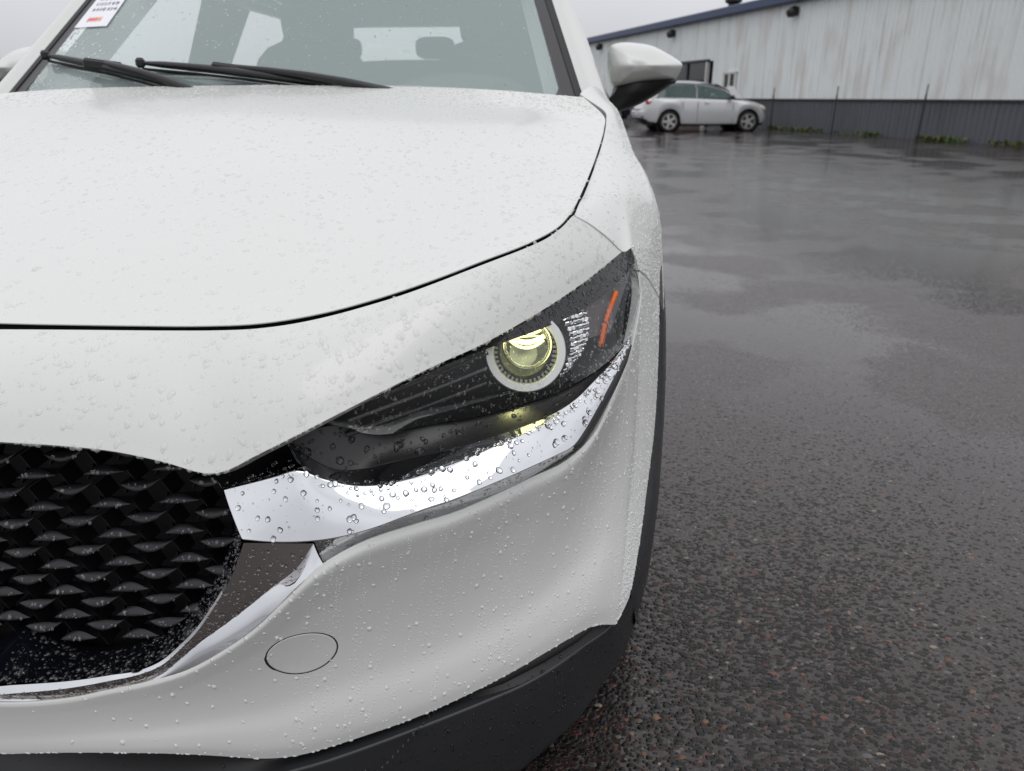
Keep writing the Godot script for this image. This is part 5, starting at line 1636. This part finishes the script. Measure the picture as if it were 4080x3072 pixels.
func wheel(parent: Node, at: Vector3, r: float, w: float, sd: float, rim_mat: Material, spokes := 5) -> void:    # axle along x; sd: which side is outside
	var h := holder("wheel", parent)
	h.position = at
	var ax := Basis(Vector3.BACK, -PI / 2 * sd)
	var b := bag()
	lathe(b, [Vector2(r * 0.66, -w * 0.5), Vector2(r * 0.92, -w * 0.5), Vector2(r, -w * 0.36), Vector2(r, w * 0.36), Vector2(r * 0.94, w * 0.48), Vector2(r * 0.80, w * 0.52), Vector2(r * 0.68, w * 0.46)], ax, Vector3.ZERO, 44)
	part("tyre", commit(b), M.tyre, h)
	var q := bag()
	lathe(q, [Vector2(r * 0.68, w * 0.46), Vector2(r * 0.655, w * 0.48), Vector2(r * 0.62, w * 0.42), Vector2(r * 0.60, -w * 0.1)], ax, Vector3.ZERO, 40)
	lathe(q, [Vector2(r * 0.19, w * 0.32), Vector2(r * 0.17, w * 0.40), Vector2(0.0, w * 0.42)], ax, Vector3.ZERO, 20)
	for k in spokes:
		var a := TAU * (k + 0.25) / spokes
		var d := ax * Vector3(cos(a), 0, sin(a))
		var e := ax * Vector3(-sin(a), 0, cos(a))
		box(q, d * r * 0.39 + ax.y * w * 0.36, Vector3(r * 0.50, r * 0.19, w * 0.12), Basis(d, e, d.cross(e)), 0.01)
	part("rim", commit(q), rim_mat, h)
	var c := bag()
	lathe(c, [Vector2(r * 0.62, -w * 0.05), Vector2(0.0, -w * 0.05)], ax, Vector3.ZERO, 30)
	part("brake_disc", commit(c), M.alloy_dark, h)

# ------------------------------------------------------------------ parked cars by the hall
func build_parked_cars() -> void:
	parked_car("silver_hatchback", "silver five door hatchback parked in front of the hall, facing right", M.silver_paint, Vector3(3.71, 0, -25.09) , 0.155)
	parked_car("dark_hatchback", "dark navy car mostly hidden behind the white car's door mirror foot", M.navy_paint, Vector3(-0.2, 0, -33.2), 0.10)

func tab(x: float, t: Array) -> float:       # smooth table lookup: t holds Vector2(x, value)
	for k in t.size() - 1:
		if x <= t[k + 1].x:
			var f := clampf((x - t[k].x) / (t[k + 1].x - t[k].x), 0, 1)
			var m0: float = 0.0 if k == 0 else (t[k + 1].y - t[k - 1].y) / (t[k + 1].x - t[k - 1].x)
			var m1: float = 0.0 if k + 2 >= t.size() else (t[k + 2].y - t[k].y) / (t[k + 2].x - t[k].x)
			var h: float = t[k + 1].x - t[k].x
			return (2 * f * f * f - 3 * f * f + 1) * t[k].y + (f * f * f - 2 * f * f + f) * h * m0 + (-2 * f * f * f + 3 * f * f) * t[k + 1].y + (f * f * f - f * f) * h * m1
	return t[-1].y

func parked_car(called: String, label: String, paint: Material, at: Vector3, turn: float) -> void:
	# local x runs forward from the rear axle, z to its right side; the right rear wheel's foot stands at the given place
	var t := thing(called, label, "car", Vector3.ZERO, turn)
	t.position = at - t.basis * Vector3(0, 0, 0.76)
	var x0 := -0.88
	var x1 := 3.30
	var belt := [Vector2(-0.88, 0.70), Vector2(-0.80, 0.80), Vector2(-0.70, 0.985), Vector2(-0.45, 1.03), Vector2(0.6, 1.02), Vector2(1.6, 0.985), Vector2(2.35, 0.965), Vector2(2.70, 0.925), Vector2(2.98, 0.85), Vector2(3.19, 0.73), Vector2(3.30, 0.58)]
	var half := [Vector2(-0.88, 0.60), Vector2(-0.80, 0.74), Vector2(-0.5, 0.845), Vector2(0.0, 0.875), Vector2(1.5, 0.88), Vector2(2.6, 0.875), Vector2(2.95, 0.82), Vector2(3.19, 0.68), Vector2(3.30, 0.50)]
	var n := 90
	var side_rows := []          # from the sill up over the belt to the middle
	for sd in [1.0, -1.0]:
		var rows := []
		for q in 8: rows.append(PackedVector3Array())
		for i in n:
			var x := lerpf(x0, x1, float(i) / (n - 1))
			var low := tab(x, [Vector2(-0.88, 0.42), Vector2(-0.6, 0.30), Vector2(0.5, 0.24), Vector2(2.2, 0.24), Vector2(3.05, 0.26), Vector2(3.30, 0.34)])
			for wx in [0.0, 2.6]:
				var d := absf(x - wx)
				if d < 0.375: low = maxf(low, 0.315 + sqrt(0.375 * 0.375 - d * d))
			var up := tab(x, belt)
			var w := tab(x, half)
			low = minf(low, up - 0.10)
			var h := up - low
			var flare := 0.016 * exp(-pow((x) / 0.36, 2)) + 0.016 * exp(-pow((x - 2.6) / 0.36, 2))
			rows[0].append(Vector3(x, low, sd * (w - 0.03 + flare)))
			rows[1].append(Vector3(x, low + 0.06 * h, sd * (w - 0.012 + flare)))
			rows[2].append(Vector3(x, low + 0.30 * h, sd * (w + 0.001 + flare)))
			rows[3].append(Vector3(x, low + 0.58 * h, sd * (w - 0.004 + flare)))
			rows[4].append(Vector3(x, low + 0.84 * h, sd * (w - 0.045)))
			rows[5].append(Vector3(x, up - 0.012, sd * (w - 0.10)))
			rows[6].append(Vector3(x, up + 0.004, sd * (w - 0.16)))
			rows[7].append(Vector3(x, up + 0.035 * clampf((x - 2.2) / 0.3, 0, 1), sd * 0.0))
		side_rows.append(rows)
	var b := bag()
	for k in 2: skin(b, surface(side_rows[k], n, 30, Vector3(0, 0.4, 1.0 if k == 0 else -1.0)))
	for e in [0, n - 1]:            # close the two ends
		var c: Vector3 = Vector3(side_rows[0][0][e].x + (-0.03 if e == 0 else 0.03), 0.52, 0)
		var nn := Vector3(-1 if e == 0 else 1, 0, 0)
		var ci := vert(b, c, nn)
		var first: int = b.v.size()
		for k in 8: vert(b, side_rows[0][k][e], nn)
		for k in 8: vert(b, side_rows[1][7 - k][e], nn)
		for k in 15: tri(b, ci, first + k, first + k + 1)
		tri(b, ci, first + 15, first)
	part("body", commit(b), paint, t)
	# greenhouse: roof, posts, windows
	var roof := [Vector2(-0.66, 1.02), Vector2(-0.52, 1.26), Vector2(-0.36, 1.455), Vector2(-0.1, 1.515), Vector2(0.5, 1.545), Vector2(1.05, 1.525), Vector2(1.5, 1.43), Vector2(2.0, 1.20), Vector2(2.42, 0.965)]
	var rb := bag()
	var rows3 := []
	var gl := bag()
	for q in 7: rows3.append(PackedVector3Array())
	for i in 60:
		var x := lerpf(-0.66, 2.42, i / 59.0)
		var up := tab(x, roof)
		var k := clampf((up - 1.0) / 0.5, 0, 1)
		var w := lerpf(0.72, 0.56, k)
		for q in 7:
			var u := q / 3.0 - 1.0
			rows3[q].append(Vector3(x, up - 0.045 * k * pow(absf(u), 3), u * w))
	skin(rb, surface(rows3, 60, 24, Vector3.UP))
	for sd in [1.0, -1.0]:            # sides of the roof, down to the glass, and the posts
		var upper := PackedVector3Array()
		var lower := PackedVector3Array()
		for i in 40:
			var x := lerpf(-0.66, 2.42, i / 39.0)
			var up := tab(x, roof)
			var k := clampf((up - 1.0) / 0.5, 0, 1)
			var w := lerpf(0.72, 0.56, k)
			upper.append(Vector3(x, up - 0.045 * k, sd * w))
			lower.append(Vector3(x, maxf(up - 0.115 * k - 0.02, 1.0), sd * (w + 0.022)))
		skin(rb, surface([upper, lower], 60, 5, Vector3(0, 0.2, sd)))
		for post in [[-0.64, -0.44, -0.52, -0.10], [0.86, 0.94, 0.82, 0.90], [2.05, 2.36, 1.86, 2.12]]:
			face(rb, [side_g(post[0], 0, sd), side_g(post[1], 0, sd), side_g(post[3], 1, sd), side_g(post[2], 1, sd)])
		var win := holder("side_window", t)
		for q in [[-0.42, 0.88, -0.22, 0.84], [0.92, 2.16, 0.88, 1.42]]:
			var wb := bag()
			var pts := [side_g(q[0], 0, sd), side_g(q[1], 0, sd), side_g(lerpf(q[1], q[3], 0.55), 0.62, sd), side_g(q[3], 1, sd), side_g((q[2] + q[3]) / 2, 1.06, sd), side_g(q[2], 1, sd)]
			face(wb, pts)
			part("pane", commit(wb), M.car_glass, win)
			var fb := bag()
			pts.append(pts[0])
			tube(fb, pts, 0.014, 6)
			part("frame", commit(fb), M.rubber, win)
		# mirror, handles, door seams
		var mb := bag()
		ellipsoid(mb, Vector3(1.98, 1.045, sd * 0.93), Vector3(0.075, 0.065, 0.10), 2.6, Basis(), 16, 10)
		part("door_mirror", commit(mb), M.wiper_black, t)
		for x in [0.12, 1.20]:
			part("door_handle", one_box(Vector3(x, 0.875, sd * 0.862), Vector3(0.17, 0.025, 0.03), 0.01), paint, t)
		for x in [0.42, 0.90, 2.06]:
			part("door_seam", one_box(Vector3(x, 0.62, sd * 0.880), Vector3(0.010, 0.62, 0.006)), M.rubber, t)
		var lb := bag()
		ellipsoid(lb, Vector3(-0.665, 0.90, sd * 0.66), Vector3(0.10, 0.105, 0.135), 2.5, Basis(Vector3.BACK, 0.35), 18, 12)
		part("tail_light", commit(lb), M.tail_red, t)
		var lw := bag()
		ellipsoid(lw, Vector3(-0.64, 0.935, sd * 0.735), Vector3(0.088, 0.065, 0.075), 2.4, Basis(Vector3.BACK, 0.35), 14, 10)
		part("reversing_light", commit(lw), M.tail_white, t)
		var hb := bag()
		ellipsoid(hb, Vector3(3.05, 0.735, sd * 0.62), Vector3(0.19, 0.085, 0.135), 2.4, Basis(Vector3.BACK, -0.42), 18, 12)
		part("headlight", commit(hb), M.lamp_cream, t)
		for wx in [0.0, 2.6]:
			var ab := bag()
			lathe(ab, [Vector2(0.385, 0.10), Vector2(0.385, -0.25), Vector2(0.0, -0.25)], Basis(Vector3.RIGHT, PI / 2 * sd), Vector3(wx, 0.315, sd * 0.74), 30)
			part("wheel_well", commit(ab), M.under_black, t)
			far_wheel(t, Vector3(wx, 0.315, sd * 0.775), sd)
	part("roof", commit(rb), paint, t)
	# screens, bumper, plate, underside, exhaust, spoiler, roof antenna
	var g1 := bag()
	face(g1, [Vector3(2.38, 1.015, -0.66), Vector3(2.38, 1.015, 0.66), Vector3(1.58, 1.445, 0.54), Vector3(1.58, 1.445, -0.54)])
	part("windshield", commit(g1), M.screen_dark, t)
	var g2 := bag()
	face(g2, [Vector3(-0.705, 1.03, -0.56), Vector3(-0.705, 1.03, 0.56), Vector3(-0.44, 1.40, 0.47), Vector3(-0.44, 1.40, -0.47)])
	part("rear_window", commit(g2), M.dark_glass, t)
	part("rear_bumper", one_box(Vector3(-0.80, 0.545, 0), Vector3(0.24, 0.25, 1.46), 0.07), paint, t)
	part("number_plate", one_box(Vector3(-0.925, 0.56, 0.15), Vector3(0.01, 0.12, 0.32)), M.plate_white, t)
	part("underside", one_box(Vector3(1.3, 0.26, 0), Vector3(3.7, 0.16, 1.40), 0.03), M.under_black, t)
	part("spoiler", one_box(Vector3(-0.42, 1.475, 0), Vector3(0.24, 0.035, 1.02), 0.015), paint, t)
	var fin := bag()
	ellipsoid(fin, Vector3(0.10, 1.545, 0.1), Vector3(0.16, 0.045, 0.05), 2.2, Basis(), 12, 8)
	part("roof_antenna", commit(fin), paint, t)
	var eb := bag()
	tube(eb, [Vector3(-0.5, 0.27, -0.35), Vector3(-0.93, 0.27, -0.35)], 0.035, 10)
	part("exhaust", commit(eb), M.alloy, t)
	var cabin := bag()
	for x in [0.28, 1.25]:
		for z in [0.34, -0.34]:
			ellipsoid(cabin, Vector3(x, 0.96, z), Vector3(0.10, 0.30, 0.22), 3.0, Basis(Vector3.BACK, 0.2), 14, 10)
			ellipsoid(cabin, Vector3(x - 0.08, 1.30, z), Vector3(0.05, 0.09, 0.13), 3.0, Basis(), 12, 8)
	part("seats", commit(cabin), M.seat_cloth, t)

func side_g(x: float, v: float, sd: float) -> Vector3:       # a point on the parked car's side glass
	return Vector3(x, lerpf(1.005, 1.43, v) - 0.05 * clampf((x - 1.2) / 0.5, 0, 1) * v * v, sd * (lerpf(0.755, 0.618, v) + 0.004))

func far_wheel(t: Node, at: Vector3, sd: float) -> void:
	var h := holder("wheel", t)
	h.position = at
	h.rotation.y = -PI / 2 * sd
	var r := 0.315
	var w := 0.20
	var ax := Basis(Vector3.BACK, -PI / 2)
	var b := bag()
	lathe(b, [Vector2(r * 0.66, -w * 0.5), Vector2(r * 0.94, -w * 0.5), Vector2(r, -w * 0.3), Vector2(r, w * 0.3), Vector2(r * 0.94, w * 0.5), Vector2(r * 0.73, w * 0.5)], ax, Vector3.ZERO, 32)
	part("tyre", commit(b), M.tyre, h)
	var q := bag()
	lathe(q, [Vector2(r * 0.75, w * 0.50), Vector2(r * 0.66, w * 0.50), Vector2(r * 0.64, w * 0.2)], ax, Vector3.ZERO, 30)
	lathe(q, [Vector2(r * 0.20, w * 0.40), Vector2(0.0, w * 0.46)], ax, Vector3.ZERO, 16)
	for k in 5:
		var a := TAU * (k + 0.25) / 5
		var d := ax * Vector3(cos(a), 0, sin(a))
		var e := ax * Vector3(-sin(a), 0, cos(a))
		box(q, d * r * 0.42 + ax.y * w * 0.42, Vector3(r * 0.54, r * 0.24, w * 0.10), Basis(d, e, d.cross(e)), 0.0)
	part("rim", commit(q), M.alloy, h)
	var c := bag()
	lathe(c, [Vector2(r * 0.64, w * 0.12), Vector2(0.0, w * 0.12)], ax, Vector3.ZERO, 24)
	part("brake_disc", commit(c), M.alloy_dark, h)

# ------------------------------------------------------------------ rain on the car
var shapes := []

func drop_mesh(sd: int, wild: float, high: float) -> ArrayMesh:       # a bead of water: radius 1 at its foot, ragged outline, a flat underside
	var r := RandomNumberGenerator.new()
	r.seed = sd
	var am := []
	for k in range(2, 6): am.append(Vector2(wild * r.randf_range(0.3, 1.0) / (k - 0.6), r.randf() * TAU))
	var seg := 16
	var rings := [1.0, 0.93, 0.78, 0.52, 0.24]
	var b := bag()
	var out := outline_of(am, seg)
	var base := vert(b, Vector3(0, -0.10, 0), Vector3.DOWN)
	var first: int = b.v.size()
	for s in seg: vert(b, Vector3(out[s].x, -0.10, out[s].y), Vector3.DOWN)
	for s in seg: tri(b, base, first + s, first + (s + 1) % seg)
	var last := -1
	for k in rings.size():
		var f: float = rings[k]
		var y := high * pow(1.0 - f * f, 0.55)
		var fst: int = b.v.size()
		for s in seg:
			var p := Vector3(out[s].x * f, y, out[s].y * f)
			var slope: float = lerpf(0.25, 3.0, 1.0 - f)
			vert(b, p, Vector3(out[s].x, slope * out[s].length() * (0.9 if k else 0.5), out[s].y).normalized())
		if last >= 0:
			for s in seg: quad(b, last + s, last + (s + 1) % seg, fst + (s + 1) % seg, fst + s)
		else:
			var sk: int = b.v.size()
			for s in seg: vert(b, Vector3(out[s].x, -0.10, out[s].y), Vector3(out[s].x, 0.2, out[s].y).normalized())
			for s in seg: quad(b, sk + s, sk + (s + 1) % seg, fst + (s + 1) % seg, fst + s)
		last = fst
	var c := vert(b, Vector3(0, high, 0), Vector3.UP)
	for s in seg: tri(b, c, last + s, last + (s + 1) % seg)
	return commit(b)

func outline_of(am: Array, seg: int) -> Array:
	var o := []
	for s in seg:
		var a := TAU * s / seg
		var f := 1.0
		for k in am.size(): f += am[k].x * cos((k + 2) * a + am[k].y)
		o.append(Vector2(cos(a), sin(a)) * f)
	return o

func pick(s: Dictionary, u: float, v: float) -> Array:       # [point, normal, direction along u]
	var x: float = clampf(u, 0, 0.9999) * (s.nu - 1)
	var y: float = clampf(v, 0, 0.9999) * (s.nv - 1)
	var i := int(x)
	var j := int(y)
	var fx: float = x - i
	var fy: float = y - j
	var p: Vector3 = s.p[j][i].lerp(s.p[j][i + 1], fx).lerp(s.p[j + 1][i].lerp(s.p[j + 1][i + 1], fx), fy)
	var n: Vector3 = s.n[j][i].lerp(s.n[j][i + 1], fx).lerp(s.n[j + 1][i].lerp(s.n[j + 1][i + 1], fx), fy).normalized()
	return [p, n]

func bead(list: Array, p: Vector3, n: Vector3, r: float, high := 1.0, longer := 1.0) -> void:      # one drop; on a slope it is longer downhill
	n = n.normalized()
	var down := (Vector3.DOWN - n * Vector3.DOWN.dot(n))
	var z := down.normalized() if down.length() > 0.02 else Vector3.FORWARD
	z = z.rotated(n, rng.randf_range(-0.5, 0.5) if longer > 1.1 else rng.randf_range(-PI, PI))
	var x := n.cross(z).normalized()
	var sx := rng.randf_range(0.85, 1.15)
	list.append(Transform3D(Basis(x * r * sx, n * r * high, z * r * longer), p))

func pour(called: String, label: String, list: Array, kinds: Array, water: Material = M.water) -> void:      # the drops of one area, shared among a few shapes
	var t := thing(called, label, "water drops")
	t.set_meta("kind", "stuff")
	for k in kinds.size():
		var l := []
		for q in range(k, list.size(), kinds.size()): l.append(list[q])
		if l.is_empty(): continue
		var mm := MultiMesh.new()
		mm.transform_format = MultiMesh.TRANSFORM_3D
		mm.mesh = shapes[kinds[k]]
		mm.instance_count = l.size()
		for q in l.size(): mm.set_instance_transform(q, l[q])
		var o := MultiMeshInstance3D.new()
		o.name = "beads"
		o.multimesh = mm
		o.material_override = water
		o.set_meta("kind", "stuff")
		t.add_child(o, true)

func area_pick(s: Dictionary, u0: float, u1: float, v0: float, v1: float) -> Array:
	return pick(s, rng.randf_range(u0, u1), rng.randf_range(v0, v1))

func build_rain() -> void:
	for k in 6: shapes.append(drop_mesh(100 + k, [0.10, 0.26, 0.36, 0.20, 0.42, 0.05][k], [0.42, 0.34, 0.28, 0.36, 0.26, 0.55][k]))
	var l := []
	# hood: flat ragged puddles and small beads, thicker near the windshield
	for k in 4200:
		var v := rng.randf()
		var q := pick(S.hood, rng.randf_range(0.26, 1.0), v)
		if v > 0.80 and rng.randf() < 0.35: continue
		var r := 0.0009 + 0.0040 * pow(rng.randf(), 2.4)
		bead(l, q[0], q[1], r, 0.50, rng.randf_range(0.9, 1.5))
	for k in 2600:
		var q := pick(S.hood, rng.randf_range(0.1, 1.0), 1.0 - 0.17 * pow(rng.randf(), 1.3))
		bead(l, q[0], q[1], 0.0012 + 0.003 * pow(rng.randf(), 2.0), 1.15, 1.0)
	pour("hood_raindrops", "ragged beads of rain water on the white hood", l, [0, 1, 2, 3, 4], M.water_thin)
	l = []
	for k in 1900:
		var q := pick(S.nose, rng.randf_range(0.38, 1.0), rng.randf_range(0.02, 0.99))
		bead(l, q[0], q[1], 0.0006 + 0.0042 * pow(rng.randf(), 2.8), 0.50, rng.randf_range(1.0, 1.6))
	for k in 170:         # hanging along the lip
		var q := pick(S.nose, rng.randf_range(0.40, 0.99), 1.0)
		bead(l, q[0] + Vector3(0, -0.001, 0), q[1] + Vector3(0, -0.5, 0.2), 0.0012 + 0.0032 * pow(rng.randf(), 2.0), 1.1, 1.0)
	pour("nose_raindrops", "beads of rain on the white strip between hood and headlight", l, [0, 1, 2, 3, 4], M.water_thin)
	# bumper: strings of fine beads where water has run down, a few fat ones
	l = []
	for k in 150:
		var u := rng.randf_range(0.66, 0.985)
		var tall: float = (pick(S.bumper, u, 0.0)[0] - pick(S.bumper, u, 0.999)[0]).length()
		var v := rng.randf_range(0.10, 0.62)
		var end := minf(v + rng.randf_range(0.10, 0.5), 0.86)
		var big := rng.randf_range(0.6, 1.1)
		while v < end:
			u += rng.randf_range(-0.0005, 0.0005)
			v += rng.randf_range(0.0032, 0.0068) / maxf(tall, 0.08)
			var q := pick(S.bumper, u, v)
			bead(l, q[0], q[1], big * rng.randf_range(0.0007, 0.0014), 0.8, rng.randf_range(1.1, 1.7))
	for k in 2300:
		var q := area_pick(S.bumper, 0.50 + 0.2 * pow(rng.randf(), 0.5), 0.985, 0.04, 0.98)
		bead(l, q[0], q[1], 0.0004 + 0.0024 * pow(rng.randf(), 5.0), 1.0, rng.randf_range(1.0, 1.4))
	for k in 70:
		var q := area_pick(S.bumper, 0.54, 0.95, 0.05, 0.85)
		bead(l, q[0], q[1], rng.randf_range(0.0018, 0.0033), 1.1, 1.15)
	for k in 3000:         # dense fine beads towards the wheel
		var q := pick(S.bumper, 1.0 - 0.09 * pow(rng.randf(), 1.5), rng.randf_range(0.02, 0.95))
		bead(l, q[0], q[1], 0.0005 + 0.0013 * pow(rng.randf(), 2.0), 1.1, rng.randf_range(1.1, 1.9))
	for k in 110:
		var q := pick(S.bumper, rng.randf_range(0.5, 0.93), 1.0)
		bead(l, q[0] + Vector3(0, -0.0015, -0.001), q[1] + Vector3(0, -0.6, 0), rng.randf_range(0.0012, 0.0030), 1.0, 1.0)
	pour("bumper_raindrops", "strings of fine rain beads running down the white bumper", l, [0, 3, 5, 1], M.water_brightened)
	l = []
	for k in 3600:
		var q := pick(S.fender, 1.0 - 0.55 * pow(rng.randf(), 1.8), rng.randf())
		bead(l, q[0], q[1], 0.0006 + 0.0014 * pow(rng.randf(), 2.0), 1.0, rng.randf_range(1.0, 1.7))
	for k in 900:
		var q := pick(S.corner, rng.randf(), rng.randf())
		bead(l, q[0], q[1], 0.0006 + 0.0014 * pow(rng.randf(), 2.0), 1.2, rng.randf_range(1.0, 1.7))
	for k in 500:
		var q := pick(S.fender, rng.randf(), rng.randf_range(0.0, 0.6))
		bead(l, q[0], q[1], 0.0009 + 0.0026 * pow(rng.randf(), 3.0), 0.9, 1.3)
	pour("fender_raindrops", "dense fine rain beads on the white fender's edge", l, [0, 3, 5, 1], M.water_brightened)
	l = []
	for k in 620:
		var q := pick(S.wing, rng.randf(), rng.randf_range(0.12, 0.99))
		bead(l, q[0], q[1], 0.0005 + 0.0034 * pow(rng.randf(), 3.0), 1.1, 1.15)
	for k in 26:
		var q := pick(S.wing, rng.randf(), rng.randf_range(0.3, 0.95))
		bead(l, q[0], q[1], rng.randf_range(0.0028, 0.0048), 0.95, 1.1)
	for k in 130:
		var q := pick(S.lower_facet, rng.randf(), rng.randf())
		bead(l, q[0], q[1], 0.0006 + 0.0022 * pow(rng.randf(), 2.0), 1.0, 1.1)
	for k in 700:
		var q := pick(S.fang, rng.randf_range(0.0, 0.5), rng.randf())
		bead(l, q[0], q[1], 0.0005 + 0.0022 * pow(rng.randf(), 2.6), 1.0, 1.1)
	pour("chrome_raindrops", "clear round rain beads on the chrome wing and grille surround", l, [0, 5, 3])
	l = []
	for k in 1300:
		var q := pick(S.frame, rng.randf_range(0.0, 0.5), 1.0 - 0.8 * pow(rng.randf(), 1.6))
		bead(l, q[0], q[1], 0.0005 + 0.0030 * pow(rng.randf(), 3.0), 1.2, 1.1)
	for p in fins:
		for k in 7:
			var t := rng.randf_range(-0.7, 0.7)
			bead(l, p + Vector3(t * 0.024, rng.randf_range(-0.003, 0.004) * (1.0 - t * t), 0.0035 * (1.0 - t * t) + 0.0005), Vector3(0, 0.45, 1), 0.0006 + 0.0018 * pow(rng.randf(), 2.0), 1.1, 1.3)
	pour("grille_raindrops", "rain beads on the glossy black frame of the grille", l, [0, 5, 3], M.water_black)
	l = []
	for k in 1500:
		var q := pick(S.lens, 1.0 - 0.95 * pow(rng.randf(), 1.9), rng.randf())
		bead(l, q[0], q[1], 0.0004 + 0.0013 * pow(rng.randf(), 2.2), 1.0, rng.randf_range(1.1, 2.2))
	pour("lens_raindrops", "fine bright rain beads on the clear headlight lens", l, [0, 1, 3, 2], M.water_black)
	l = []
	for k in 800:
		var q := pick(S.lens_border, 1.0 - 0.9 * pow(rng.randf(), 1.3), rng.randf())
		bead(l, q[0], q[1], 0.0005 + 0.0015 * pow(rng.randf(), 2.2), 0.8, rng.randf_range(1.1, 1.8))
	for k in 260:
		var q := pick(S.trim, rng.randf(), rng.randf())
		bead(l, q[0], q[1], 0.0006 + 0.0050 * pow(rng.randf(), 4.0), 0.8, 1.3)
	pour("headlight_trim_raindrops", "dark rain beads on the headlight's black upper border and ledge", l, [0, 1, 3, 2])
	l = []
	for k in 1500:
		var q := pick(S.lower, rng.randf_range(0.45, 1.0), rng.randf_range(0.0, 0.75))
		bead(l, q[0], q[1], 0.0006 + 0.0026 * pow(rng.randf(), 2.6), 0.9, rng.randf_range(1.0, 1.8))
	for k in 260:
		var q := pick(S.gloss, rng.randf_range(0.5, 1.0), rng.randf())
		bead(l, q[0], q[1], 0.0006 + 0.0024 * pow(rng.randf(), 3.0), 1.0, 1.2)
	for k in 700:
		var q := pick(S.cladding, rng.randf(), rng.randf_range(0.0, 0.7))
		bead(l, q[0], q[1], 0.0006 + 0.0019 * pow(rng.randf(), 2.0), 1.2, 1.3)
	pour("black_trim_raindrops", "rain beads on the black lower bumper and wheel arch trim", l, [0, 1, 2, 3])
	l = []
	for k in 900:
		var q := pick(S.screen, rng.randf(), rng.randf_range(0.0, 0.75))
		bead(l, q[0], q[1], 0.0008 + 0.0018 * pow(rng.randf(), 2.0), 0.9, 1.1)
	for k in 500:
		var q := pick(S.screen, pow(rng.randf(), 2.0) * 0.16, rng.randf_range(0.0, 0.8))
		bead(l, q[0], q[1], 0.0010 + 0.0026 * pow(rng.randf(), 2.0), 0.9, 1.2)
	pour("windshield_raindrops", "scattered rain beads on the windshield glass", l, [0, 1, 3])
	# drops that hang from the fins of the grille
